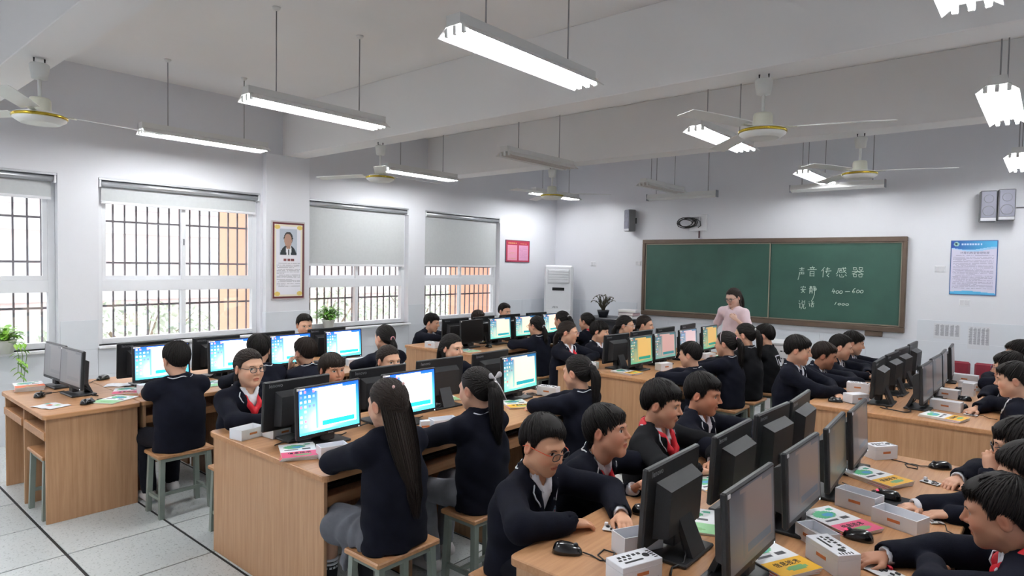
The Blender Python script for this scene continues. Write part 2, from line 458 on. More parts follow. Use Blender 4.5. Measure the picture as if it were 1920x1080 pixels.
# ------------------------------------------------------------------ lamps
TUBE = mat('lamp_tube_lit', (1, 1, 1, 1), .4, emit=(0.96, 0.98, 1.0, 1), estr=TUBE_POWER)
TUBEOFF = mat('lamp_tube_off', lin(196, 188, 182), .35, noise=.02)
LAMPW = mat('lamp_enamel', lin(226, 226, 224), .35, noise=.02)
ROD = mat('rod_metal', lin(158, 158, 160), .4, .5, noise=.1)
def make_lamp(lit, zl):
    t = thing('fluorescent_lamp', '-', 'lamp')
    # local origin at the tube level; z up to the ceiling. reflector is a shallow trough with flared sides, length along y
    L_ = 1.25; h = MB()
    h.prism([(-.05, .045), (.05, .045), (.05, .10), (-.05, .10)], -L_ / 2, L_ / 2, M=((1, 0, 0, 0), (0, 0, 1, 0), (0, 1, 0, 0)))
    h.build('housing', LAMPW, t)
    h = MB()
    for s in (-1, 1):
        h.prism([(s * .05, .045), (s * .052, .05), (s * .118, .002), (s * .114, -.002)][::s], -L_ / 2, L_ / 2, M=((1, 0, 0, 0), (0, 0, 1, 0), (0, 1, 0, 0)))
    h.prism([(-.05, .042), (.05, .042), (.05, .046), (-.05, .046)], -L_ / 2, L_ / 2, M=((1, 0, 0, 0), (0, 0, 1, 0), (0, 1, 0, 0)))
    h.build('reflector', LAMPW, t)
    for x in (-.062, 0, .062):
        MB().tube([(x, -L_ / 2 + .03, .016), (x, L_ / 2 - .03, .016)], .0145, 10).build('tube', TUBE if lit else TUBEOFF, t, True)
        for s in (-1, 1): MB().box((x, s * (L_ / 2 - .018), .022), (.026, .02, .05), bev=.004).build('socket', LAMPW, t)
    for s in (-1, 1):
        MB().tube([(0, s * .38, .10), (0, s * .38, RZ - zl - .02)], .0048, 8).build('rod', ROD, t, True)
        MB().lathe([(.008, -.03), (.028, -.012), (.032, 0)], (0, s * .38, RZ - zl), 14).build('ceiling_cup', LAMPW, t, True)
    return t
ZL = 2.965
lampL = make_lamp(True, ZL); lampU = make_lamp(False, ZL)
COLS = (0.86, 2.88, 5.06, 7.12); ROWS = (2.92, 5.80, 8.85, -.15)  # last row is added unseen behind the camera to brighten the rear
used = {True: False, False: False}
coln = ['over the window desks', 'over the aisle beside the window desks', 'over the aisle beside the middle desks', 'over the outer desks']
rown = ['row over the rear desks', 'row over the front desks', 'row nearest the blackboard', 'added unseen rear row']
for j, y in enumerate(ROWS):
    for i, x in enumerate(COLS):
        lit = not ((i == 1 and j in (1, 2)) or (i == 3 and j == 3))
        src = lampL if lit else lampU
        lab = ('lit ' if lit else 'unlit ') + 'triple-tube lamp ' + coln[i] + ', ' + rown[j]
        if not used[lit]:
            used[lit] = True; src.location = (x, y, ZL); src['label'] = lab; src['group'] = 'hanging fluorescent lamps'
        else: dup(src, (x, y, ZL), 0, lab, 'hanging fluorescent lamps')
# blackboard lamps: pale slim bars hung along the blackboard
def board_lamp(x, lab):
    t = thing('blackboard_lamp', lab, 'lamp', (x, 9.63, 2.93), group='slim bars over the blackboard')
    MB().prism([(-.05, 0), (.05, -.03), (.06, .05), (-.03, .07)], -.6, .6, M=((0, 0, 1, 0), (1, 0, 0, 0), (0, 1, 0, 0))).build('housing', LAMPW, t)
    for s in (-1, 1):
        MB().tube([(s * .45, .01, .06), (s * .45, .01, RZ - 2.93)], .006, 8).build('rod', ROD, t, True)
        MB().box((s * .602, 0, .02), (.008, .1, .11), bev=.002).build('end_cap', GREYMET, t)
board_lamp(2.80, 'slim unlit bar lamp over the empty half of the blackboard')
board_lamp(5.10, 'slim unlit bar lamp over the chalk writing')

# ------------------------------------------------------------------ ceiling fans
FANW = mat('fan_enamel', lin(218, 219, 216), .35, noise=.02); GOLD = mat('fan_gold_band', lin(196, 170, 60), .25, .8, noise=.05)
FANC = mat('fan_cream', lin(205, 205, 190), .4, noise=.03)
def make_fan():
    t = thing('ceiling_fan', '-', 'fan')   # origin at beam soffit
    MB().tube([(-.03, 0, 0), (-.03, 0, -.03), (.03, 0, -.03), (.03, 0, 0)], .006, 8).build('hook', DARKMET, t)
    MB().lathe([(.02, -.14), (.045, -.135), (.058, -.045), (.05, -.035), (.02, -.035)], n=20).build('canopy', FANW, t, True)
    MB().tube([(0, 0, -.03), (0, 0, -.30)], .011, 10).build('rod', FANW, t, True)
    MB().lathe([(.02, -.255), (.055, -.262), (.062, -.275), (.064, -.335), (.07, -.35), (.07, -.352)], n=22).build('motor_cap', FANC, t, True)
    MB().lathe([(.06, -.35), (.12, -.36), (.146, -.37), (.15, -.375)], n=28).build('motor_top', FANW, t, True)
    MB().lathe([(.15, -.375), (.156, -.378), (.156, -.392), (.15, -.395)], n=28, cap=False).build('gold_band', GOLD, t, True)
    MB().lathe([(.15, -.395), (.148, -.405), (.11, -.43), (.105, -.431), (.1, -.428), (.05, -.434), (.001, -.435)], n=28).build('motor_bowl', FANW, t, True)
    for k in range(3):
        a = k * 2 * PI / 3
        M = Matrix.Rotation(a, 4, 'Z')
        bl = MB(); n = 7; V = []; F = []
        for q in range(n):
            u = q / (n - 1); x = .19 + u * .59; w = .052 + .012 * u; tw = .17 - .05 * u
            dr = -.012 * u * u
            for s, zz in ((-1, 0), (1, 0), (1, .004), (-1, .004)):
                V.append((x, s * w * math.cos(tw), -.362 + dr + s * w * math.sin(tw) + zz))
        for q in range(n - 1):
            for e in range(4): F.append((q * 4 + e, q * 4 + (e + 1) % 4, (q + 1) * 4 + (e + 1) % 4, (q + 1) * 4 + e))
        F += [(3, 2, 1, 0), tuple((n - 1) * 4 + e for e in range(4))]
        bl.add(np.array(V) @ np.array(M)[:3, :3].T, F)
        bo = bl.build('blade', FANW, t)
        MB().box((.155, 0, -.363), (.12, .035, .006), bev=.002, M=None).build('blade_arm', FANC, bo).matrix_local = M
    return t
fan = make_fan()
for k, (x, y, rz, lab) in enumerate([(2.28, 1.19, R(92), 'white ceiling fan with gold band on the rear beam'), (1.78, 4.38, R(82), 'white ceiling fan with gold band on the middle beam, beside the pillar'),
        (5.91, 4.38, R(15), 'white ceiling fan with gold band on the middle beam, over the outer aisle'), (5.99, 6.82, R(10), 'white ceiling fan with gold band on the beam nearest the blackboard, over the outer desks'),
        (2.3, 6.82, R(28), 'white ceiling fan with gold band on the beam nearest the blackboard, over the window aisle')]):
    if k == 0: fan.location = (x, y, 3.1); fan.rotation_euler = (0, 0, rz); fan['label'] = lab; fan['group'] = 'ceiling fans under the beams'
    else: dup(fan, (x, y, 3.1), rz, lab, 'ceiling fans under the beams')
# ------------------------------------------------------------------ things on the walls
PRINT = mat('flat_print', (1, 1, 1, 1), .55, attr='col')
def img(w, h, rgb): return np.ones((h, w, 3)) * np.array(lin(*rgb)[:3])
def rect(I, u0, v0, u1, v1, rgb, a=1.0):
    H, W = I.shape[:2]; r0, r1, c0, c1 = int(round(v0 * H)), int(round(v1 * H)), int(round(u0 * W)), int(round(u1 * W))
    I[r0:max(r1, r0 + 1), c0:max(c1, c0 + 1)] = I[r0:max(r1, r0 + 1), c0:max(c1, c0 + 1)] * (1 - a) + np.array(lin(*rgb)[:3]) * a
def ell(I, u, v, ru, rv, rgb):
    H, W = I.shape[:2]; y, x = np.mgrid[0:H, 0:W]; k = ((x + .5) / W - u) ** 2 / ru ** 2 + ((y + .5) / H - v) ** 2 / rv ** 2 < 1
    I[k] = lin(*rgb)[:3]
def lines(I, u0, u1, v0, v1, n, rgb, seed, a=.55):
    rng = np.random.default_rng(seed); H, W = I.shape[:2]
    for k in range(n):
        v = v0 + (v1 - v0) * k / n; end = u1 if k % 4 != 3 else u0 + (u1 - u0) * rng.uniform(.3, .9)
        st = u0 + (.05 if k % 4 == 0 else 0)
        for c in range(int(st * W), int(end * W)):
            if rng.random() < .82: I[int(v * H), c] = I[int(v * H), c] * (1 - a) + np.array(lin(*rgb)[:3]) * a

# blackboard
GREENB = mat('chalkboard_green', lin(36, 72, 62), .55, noise=.14, scale=2.2, rgb2=lin(44, 82, 70))
BRFRAME = mat('board_frame', lin(98, 82, 70), .4, .3, noise=.1, scale=12)
ALUF = mat('board_rail', lin(150, 138, 124), .35, .5, noise=.05)
CHALK = mat('chalk', lin(205, 216, 205), .95, noise=.25, scale=120)
bbx0, bbx1, bbz0, bbz1 = 1.94, 5.93, .95, 2.26
bb = thing('blackboard', 'wide green sliding blackboard with brown frame and chalk writing', 'blackboard', ((bbx0 + bbx1) / 2, RY1, .95))
BW, BH = bbx1 - bbx0, bbz1 - bbz0
def bbox(nm, x0, x1, z0, z1, d0, d1, m, bev=.004, par=bb):
    return MB().box(((x0 + x1) / 2, -(d0 + d1) / 2, (z0 + z1) / 2), (x1 - x0, d1 - d0, z1 - z0), bev=bev).build(nm, m, par)
bbox('backing', -BW / 2 + .02, BW / 2 - .02, .02, BH - .02, .001, .02, BRFRAME)
for nm, a in (('frame_top', (-BW / 2, BW / 2, BH - .07, BH)), ('frame_bottom', (-BW / 2, BW / 2, 0, .075)), ('frame_side', (-BW / 2, -BW / 2 + .055, .07, BH - .065)), ('frame_side', (BW / 2 - .055, BW / 2, .07, BH - .065))):
    bbox(nm, *a, .0, .07, BRFRAME, .008)
midx = 4.13 - (bbx0 + bbx1) / 2
for nm, x0, x1, d in (('writing_panel', -BW / 2 + .06, midx, .045), ('writing_panel', midx - .03, BW / 2 - .055, .03)):
    p = bbox(nm, x0, x1, .08, BH - .07, d - .02, d, GREENB, .002)
    for xx in (x0 + .008, x1 - .008): bbox('edge_rail', xx - .008, xx + .008, .08, BH - .07, d - .022, d + .006, ALUF, .002, p)
    for zz in (.088, BH - .078): bbox('edge_rail', x0, x1, zz - .008, zz + .008, d - .021, d + .005, ALUF, .002, p)
bbox('chalk_ledge', 1.62 - .1, 1.62 + .12, -.07, .0, .02, .06, BRFRAME, .006)
GL = dict(
 sheng=[[(.2,.9),(.8,.93)],[(.5,1),(.5,.75)],[(.25,.76),(.75,.78)],[(.25,.6),(.75,.62),(.75,.45)],[(.28,.47),(.72,.48)],[(.5,.61),(.5,.48)],[(.25,.6),(.2,.3),(.08,.0)]],
 yin=[[(.5,1),(.56,.92)],[(.25,.86),(.75,.88)],[(.35,.82),(.4,.72)],[(.65,.82),(.58,.72)],[(.05,.66),(.95,.7)],[(.3,.5),(.3,.03)],[(.3,.5),(.7,.52),(.7,.03)],[(.3,.28),(.7,.29)],[(.3,.07),(.7,.08)]],
 chuan=[[(.32,1),(.05,.6)],[(.22,.75),(.2,0)],[(.45,.82),(.85,.86)],[(.38,.6),(.98,.65)],[(.64,1),(.5,.42),(.8,.42),(.6,.15)],[(.55,.2),(.78,.03)]],
 gan=[[(.2,.86),(.88,.9)],[(.2,.88),(.16,.5),(.02,.3)],[(.3,.74),(.52,.76)],[(.3,.65),(.52,.66),(.5,.48),(.31,.48),(.3,.65)],[(.6,1),(.7,.6),(.92,.4)],[(.86,.74),(.58,.46)],[(.76,1),(.84,.92)],[(.15,.25),(.08,.08)],[(.3,.28),(.36,.03),(.66,.03),(.72,.16)],[(.5,.28),(.54,.17)],[(.8,.28),(.94,.12)]],
 qi=[[(.14,.97),(.4,.95),(.38,.74),(.17,.73),(.14,.97)],[(.6,.99),(.88,.97),(.84,.75),(.62,.74),(.6,.99)],[(.05,.56),(.97,.61)],[(.5,.74),(.44,.5),(.05,.3)],[(.52,.56),(.95,.3)],[(.16,.28),(.42,.29),(.4,.03),(.19,.03),(.16,.28)],[(.58,.28),(.86,.29),(.84,.03),(.61,.03),(.58,.28)],[(.72,.7),(.8,.64)]],
 an=[[(.5,1),(.5,.9)],[(.12,.86),(.08,.72)],[(.15,.84),(.88,.86),(.8,.72)],[(.45,.75),(.28,.38),(.78,.0)],[(.68,.55),(.5,.2),(.14,.0)],[(.05,.46),(.95,.52)]],
 jing=[[(.08,.9),(.42,.92)],[(.1,.78),(.4,.79)],[(.02,.66),(.46,.67)],[(.25,1),(.25,.66)],[(.12,.55),(.12,.0)],[(.12,.55),(.42,.56),(.42,.04),(.34,.08)],[(.14,.4),(.38,.4)],[(.14,.25),(.38,.26)],[(.64,1),(.5,.82)],[(.58,.92),(.8,.93),(.7,.78)],[(.55,.74),(.88,.76),(.87,.45)],[(.48,.6),(.98,.62)],[(.55,.46),(.85,.47)],[(.72,.76),(.7,-.1),(.55,-.6),(.35,-1.0)]],
 shuo=[[(.12,.98),(.2,.86)],[(.04,.66),(.24,.68),(.22,.1),(.36,.25)],[(.5,1),(.56,.88)],[(.88,1),(.76,.88)],[(.48,.82),(.86,.84),(.83,.56),(.5,.56),(.48,.82)],[(.6,.56),(.55,.25),(.38,.0)],[(.72,.56),(.72,.08),(.92,.06),(.98,.25)]],
 hua=[[(.08,.98),(.16,.86)],[(.02,.62),(.2,.64),(.2,.1),(.34,.22)],[(.84,1),(.5,.88)],[(.42,.68),(.98,.72)],[(.68,.92),(.68,.48)],[(.5,.44),(.88,.45),(.84,.04),(.53,.04),(.5,.44)]],
 dash=[[(0,.3),(1,.7)]])
def digits(s):
    D = {'4': [[(.45, 1), (.05, .35), (.95, .45)], [(.7, .75), (.55, 0)]], '1': [[(.75, 1), (.35, 0)]], '6': [[(.85, 1), (.35, .65), (.1, .2), (.4, 0), (.75, .2), (.5, .42), (.18, .25)]],
         '0': [[(.55 + .38 * math.cos(t) + .08 * math.sin(t), .33 + .3 * math.sin(t)) for t in np.linspace(1.2, 7.6, 10)]]}
    out = []; n = len(s)
    for i, c in enumerate(s): out += [[((i + x) / n, y) for x, y in st] for st in D[c]]
    return out
GL['d400'] = digits('400'); GL['d600'] = digits('600'); GL['d1000'] = digits('1000')
for nm, x0, x1, z0, z1 in [('sheng',4.528,4.647,1.635,1.823),('yin',4.663,4.801,1.686,1.841),('chuan',4.854,4.995,1.684,1.828),('gan',5.054,5.205,1.689,1.831),('qi',5.255,5.416,1.695,1.835),('an',4.575,4.661,1.445,1.545),
        ('jing',4.695,4.809,1.436,1.549),('d400',5.008,5.151,1.451,1.522),('dash',5.184,5.247,1.482,1.492),('d600',5.272,5.417,1.470,1.539),('shuo',4.552,4.661,1.199,1.329),('hua',4.695,4.779,1.238,1.320),('d1000',5.035,5.239,1.287,1.330)]:
    c = MB(); cx = (bbx0 + bbx1) / 2
    for st in GL[nm]:
        c.tube([(x0 + (x1 - x0) * u - cx, -.0312, z0 + (z1 - z0) * v - bbz0) for u, v in st], .0042, 5, flat=.35, upv=(0, -1, 0))
    c.build('chalk_character', CHALK, bb)

# portrait poster on the pillar
I = img(56, 122, (232, 224, 206))
rect(I, 0, 0, 1, 1, (96, 36, 42)); rect(I, .06, .027, .94, .973, (232, 224, 204)); rect(I, .11, .05, .89, .95, (232, 231, 238))
for u in (.14, .86):
    for v in (.06, .94): ell(I, u, v, .09, .028, (226, 200, 110))
rect(I, .22, .08, .76, .43, (186, 194, 206))
yy = lambda v: v
ell(I, .49, .455, .27, .16, (46, 52, 58)); rect(I, .22, .43, .76, .64, (234, 232, 238)); ell(I, .5, .36, .085, .1, (226, 228, 232)); rect(I, .475, .35, .525, .43, (46, 52, 58))
ell(I, .49, .205, .145, .085, (52, 48, 48)); ell(I, .48, .235, .12, .09, (178, 140, 122)); rect(I, .42, .30, .55, .345, (170, 132, 114))
for k in range(3): rect(I, .34 + .12 * k, .472, .43 + .12 * k, .508, (128, 70, 70))
lines(I, .13, .88, .54, .86, 17, (110, 108, 112), 3)
t = thing('portrait_poster', 'framed portrait poster with a biography text on the pillar', 'poster', (.088, 4.265, 1.79), rz=PI / 2)
MB().box((0, .0, 0), (.46, .014, .985), bev=.004).build('frame', mat('poster_frame', lin(196, 190, 190), .35, .4), t)
obj('print', raster('portrait_print', I, .43, .95, PRINT), t, (0, -.0085, 0))

# red notice
I = img(56, 34, (168, 40, 66)); rect(I, .06, .2, .46, .94, (222, 150, 176)); rect(I, .54, .2, .95, .94, (216, 156, 190))
for k in range(6): rect(I, .09 + .06 * k, .1, .125 + .06 * k, .15, (224, 180, 110))
for k in range(5): rect(I, .6 + .06 * k, .11, .635 + .06 * k, .16, (224, 180, 110))
for v in (.35, .58, .84): lines(I, .1, .42, v, v + .08, 2, (206, 160, 120), int(v * 100), .6)
lines(I, .58, .92, .3, .85, 10, (190, 120, 160), 8, .4)
t = thing('red_notice', 'red framed notice with two pink text columns near the air conditioner', 'notice', (0, 8.86, 2.03), rz=PI / 2)
MB().box((0, -.008, 0), (.68, .015, .40), bev=.003).build('frame', mat('notice_frame', lin(96, 72, 86), .5), t)
obj('print', raster('notice_print', I, .65, .375, PRINT), t, (0, -.017, 0))

# blue rules poster
I = img(70, 96, (212, 208, 228)); H_, W_ = I.shape[:2]
y, x = np.mgrid[0:H_, 0:W_]; u = (x + .5) / W_; v = (y + .5) / H_
top = v < .14 + .03 * np.sin(u * 5 - .4); g = np.array(lin(26, 60, 150)[:3])[None, None] * (1 - u[..., None]) + np.array(lin(80, 176, 220)[:3]) * u[..., None]
I[top] = g[top]; band = (~top) & (v < .17 + .03 * np.sin(u * 5 - .8)); I[band] = lin(160, 206, 238)[:3]
bot = v > .95 - .02 * np.sin(u * 4); I[bot] = lin(86, 178, 220)[:3]
ell(I, .12, .065, .06, .042, (150, 196, 190)); ell(I, .11, .06, .03, .022, (40, 60, 70))
for k in range(8): rect(I, .23 + .058 * k, .055, .27 + .058 * k, .08, (206, 220, 240))
lines(I, .07, .93, .28, .9, 27, (128, 122, 148), 5, .6)
for r_ in (0, H_ - 1): I[r_] = lin(60, 96, 150)[:3]
for c_ in (0, W_ - 1): I[:, c_] = lin(60, 96, 150)[:3]
t = thing('rules_poster', 'blue and lilac computer room rules poster on the back wall', 'poster', (6.655, RY1, 1.85))
MB().box((0, -.006, 0), (.49, .011, .70), bev=.002).build('board', mat('poster_board', lin(70, 96, 150), .5), t)
obj('print', raster('rules_print', I, .484, .694, PRINT), t, (0, -.0125, 0))
tm = obj('title', text_mesh('title', '计算机教室管理制度', .034, mat('title_ink', lin(84, 82, 120), .6)), t, (0.01, -.0132, .188)); tm.rotation_euler = (PI / 2, 0, 0)

# two sheets of printed lists
for k, (x, z, w, h, tilt, lab) in enumerate([(6.405, 1.01, .29, .20, .02, 'wide printed list sheet taped below the rules poster'), (6.745, .955, .23, .29, .0, 'tall printed list sheet taped below the rules poster')]):
    I = img(30, 26, (214, 216, 220))
    for c in range(5): rect(I, .06 + .19 * c, .06, .2 + .19 * c, .8, (176, 177, 184)); lines(I, .06 + .19 * c, .2 + .19 * c, .06, .8, 12, (150, 150, 158), 11 + c, .7)
    t = thing('list_sheet', lab, 'paper sheet', (x, RY1 - .008, z), group='lists taped to the back wall')
    MB().box((0, -.001, 0), (w, .0012, h)).build('sheet', mat('sheet_paper', lin(214, 216, 220), .7), t); obj('print', raster('list_print', I, w * .98, h * .98, PRINT), t, (0, -.0022, 0))

# switches
for k, (x, z, lab) in enumerate([(.89, 1.83, 'white wall switch plate beside the air conditioner'), (1.83, 1.85, 'white wall switch plate at the edge of the blackboard'),
                                 (6.30, 1.83, 'white wall switch plate beside the rules poster'), (6.58, 1.40, 'white wall switch plate under the rules poster')]):
    t = thing('wall_switch', lab, 'switch', (x, RY1, z), group='white switch plates on the back wall')
    MB().box((0, -.005, 0), (.118, .01, .086), bev=.003).build('plate', WHITEPL, t)
    for s in (-1, 1): MB().box((s * .026, -.012, 0), (.044, .006, .06), bev=.002).build('rocker', mat('rocker', lin(214, 214, 218), .35), t)

# speakers
SPKG = mat('speaker_grille', lin(124, 124, 138), .6, noise=.1, scale=200); SPKB = mat('speaker_case', lin(110, 110, 112), .5, noise=.05); SPKS = mat('speaker_silver', lin(190, 190, 196), .35, .3)
def speaker(loc, rz, lab, par=None):
    t = thing('wall_speaker', lab, 'speaker', loc, rz, group='grey wall loudspeakers')
    MB().box((0, -.065, 0), (.17, .13, .385), bev=.01).build('cabinet', SPKB, t)
    MB().box((0, -.134, .02), (.152, .012, .325), bev=.004).build('grille', SPKG, t)
    for z, r in ((.09, .05), (-.06, .062)): MB().lathe([(r, 0), (r * .96, .006), (r * .9, 0)], n=20).build('driver_ring', SPKB, t, True).matrix_local = Matrix.Translation((0, -.139, z)) @ Matrix.Rotation(PI / 2, 4, 'X')
    MB().box((0, -.134, -.165), (.156, .012, .04), bev=.004).build('badge_bar', SPKS, t)
    MB().box((0, .02, 0), (.05, .08, .1), bev=.004).build('bracket', DARKMET, t)
    return t
speaker((1.74, RY1 - .06, 2.60), R(-28), 'grey loudspeaker turned on the wall between the corner and the blackboard')
speaker((6.775, RY1 - .06, 2.615), R(10), 'grey loudspeaker of the pair above the rules poster, nearer the blackboard')
speaker((6.955, RY1 - .06, 2.625), R(10), 'grey loudspeaker of the pair above the rules poster, farther from the blackboard')
MB().tube([(7.05, RY1 - .012, 2.60), (7.6, RY1 - .012, 2.60), (9.05, RY1 - .012, 2.61)], .008, 6)
o = MB().tube([(7.06, RY1 - .012, 2.60), (7.6, RY1 - .012, 2.595), (9.0, RY1 - .012, 2.60)], .007, 6).build('speaker_cable', SPKB); tag(o, 'thin grey cable running along the wall from the speaker pair', 'cable')

# bracket plate with a coiled cable over the blackboard
t = thing('cable_bracket', 'white wall bracket with a loop of black cables above the blackboard', 'wall bracket', (2.94, RY1, 2.53))
MB().box((0, -.02, 0), (.30, .04, .27), bev=.01).build('plate', WHITEPL, t)
MB().box((-.02, -.06, .02), (.14, .06, .15), bev=.01).build('arm_mount', mat('bracket_grey', lin(170, 168, 172), .4, .3), t)
MB().box((.02, -.02, -.19), (.022, .02, .12), bev=.003).build('conduit', mat('conduit_maroon', lin(90, 60, 70), .5), t)
CAB = mat('black_cable', lin(22, 22, 24), .45, noise=.1)
rng = random.Random(4)
for k in range(5):
    pts = []; r1, r2 = .14 + rng.uniform(-.02, .03), .08 + rng.uniform(-.03, .02)
    for q in range(15):
        a = 2 * PI * q / 14 + k; pts.append((-.2 + r1 * math.cos(a) + .02 * k, -.09 - .012 * k, r2 * math.sin(a) + rng.uniform(-.006, .006)))
    MB().tube(pts, .007, 6).build('cable_loop', CAB, t, True)
MB().tube([(-.08, -.1, .0), (0, -.1, .06), (.06, -.09, .02), (.07, -.08, -.05), (.02, -.07, -.08)], .007, 6).build('cable_loop', CAB, t, True)

# floor-standing air conditioner in the corner
ACW = mat('ac_shell', lin(222, 224, 228), .3, noise=.02)
ac = thing('air_conditioner', 'tall white floor-standing air conditioner in the corner', 'air conditioner', (.47, 9.52, 0), rz=R(32))
MB().box((0, 0, .895), (.52, .32, 1.79), bev=.03).build('cabinet', ACW, ac)
MB().box((0, -.165, 1.585), (.40, .02, .26), bev=.012).build('louvre_panel', ACW, ac)
for k in range(5): MB().box((0, -.178, 1.49 + k * .047), (.37, .008, .032), bev=.003).build('louvre', mat('ac_louvre', lin(208, 210, 214), .35), ac)
MB().box((0, -.163, 1.355), (.22, .012, .055), bev=.003).build('display', mat('ac_display', lin(24, 26, 30), .2), ac)
MB().box((0, -.161, .55), (.46, .01, .85), bev=.006).build('front_panel', ACW, ac)
mk = MB()
for k in range(5): mk.box((-.1 + k * .022, -.1615, 1.02 + (k % 2) * .006), (.014, .003, .022 + .008 * ((k * 7) % 3)))
mk.build('badge', mat('ac_badge', lin(140, 146, 150), .4), ac)
MB().box((0, -.0, .02), (.5, .33, .04), bev=.008).build('plinth', mat('ac_plinth', lin(120, 122, 126), .5), ac)

# dark console with plant and paper trays, podium, red chair
CONS = mat('console_dark', lin(34, 36, 44), .4, noise=.1, scale=6)
t = thing('teacher_console', 'dark metal teacher console under the potted twig plant', 'console', (1.72, 9.42, 0))
MB().box((0, .05, .43), (.95, .55, .86), bev=.01).build('cabinet', CONS, t)
MB().box((0, .03, .885), (1.0, .62, .05), bev=.012).build('top', CONS, t)
for s in (-1, 1):
    d = MB().box((s * .235, -.232, .42), (.44, .016, .76), bev=.004).build('door', mat('console_door', lin(42, 44, 52), .35, noise=.1), t)
    MB().box((s * .05, -.246, .5), (.014, .016, .1), bev=.003).build('handle', GREYMET, d)
def twig_pot(loc):
    t = thing('twig_plant', 'leafless twisted twig plant in a dark pot on the console', 'plant', loc)
    MB().lathe([(.07, 0), (.1, .1), (.105, .12), (.09, .12), (.08, .1)], n=20).build('pot', CONS, t, True)
    rg = np.random.default_rng(5); tw = mat('twig_bark', lin(74, 70, 56), .9, noise=.3, scale=30); lf = mat('dry_leaf', lin(82, 84, 62), .7, noise=.2)
    for k in range(26):
        a = rg.uniform(0, 2 * PI); r = rg.uniform(.05, .26); h = rg.uniform(.12, .3); p = []
        for q in range(6):
            u = q / 5; p.append((r * u * math.cos(a + u * 1.5) + rg.uniform(-.015, .015), r * u * math.sin(a + u * 1.5) * .6, .1 + h * math.sin(u * 2.2) + rg.uniform(-.01, .01)))
        b = MB().tube(p, [.009, .008, .007, .006, .005, .003], 6).build('twig', tw, t, True)
        if k % 2:
            e = np.array(p[-1]); MB().add([e, e + (.02, .005, .015), e + (.03, 0, .04), e + (.005, -.005, .02)], [(0, 1, 2, 3)]).build('leaf', lf, b)
twig_pot((1.55, 9.35, .91))
for k, (z, c, w, n) in enumerate([(.0, (225, 222, 222), .30, 'white paper tray stack'), (.055, (200, 170, 175), .28, 'pink file box'), (.105, (222, 220, 222), .32, 'white binder')]):
    t = thing('file_tray', ['white open paper tray, lowest in the pile on the console', 'pinkish file box in the middle of the pile on the console', 'white binder on top of the pile on the console'][k], 'file tray', (2.02, 9.42, .91 + z), rz=R(8 * k - 6), group='files piled on the console')
    MB().box((0, 0, .025), (w, .24, .048), bev=.006).build('cover', mat('file_cover_%d' % k, lin(*c), .5), t); MB().box((0, -.116, .025), (w * .9, .012, .034), bev=.003).build('page_block', mat('page_block', lin(236, 234, 228), .8), t)
    if k == 0: MB().box((.03, -.124, .026), (.06, .004, .03)).build('spine_label', mat('orange_label', lin(222, 112, 60), .6), t)
t = thing('podium', 'white podium cabinet with grey printed marks behind the boy with the patch', 'podium', (4.86, 8.42, 0))
MB().box((0, 0, .42), (.36, .36, .84), bev=.01).build('cabinet', WHITEPL, t); MB().box((0, 0, .855), (.42, .42, .03), bev=.008).build('top', WHITEPL, t)
mk = MB()
for k in range(6): mk.box((.02 + (k % 3) * .04, -.1815, .76 - (k // 3) * .09), (.028, .003, .018))
mk.build('printed_mark', mat('mark_grey', lin(96, 98, 104), .6), t)
REDV = mat('maroon_velvet', lin(128, 28, 48), .85, noise=.15, scale=20, sheen=.3)
def red_chair(loc, lab):
    t = thing('padded_chair', lab, 'chair', loc, group='maroon chairs by the back wall')
    MB().box((0, 0, .43), (.34, .38, .07), bev=.02).build('seat', REDV, t); MB().box((0, .19, .60), (.34, .05, .22), bev=.02).build('backrest', REDV, t)
    for sx in (-1, 1):
        for sy in (-1, 1): MB().tube([(sx * .15, sy * .17, .41), (sx * .165, sy * .19, 0)], .012, 8).build('leg', DARKMET, t, True)
        MB().tube([(sx * .14, .19, .40), (sx * .14, .195, .6)], .01, 8).build('back_post', DARKMET, t, True)
red_chair((6.55, 9.2, 0), 'maroon padded chair by the back wall, nearer the blackboard'); red_chair((6.93, 9.2, 0), 'maroon padded chair by the back wall, farther from the blackboard')

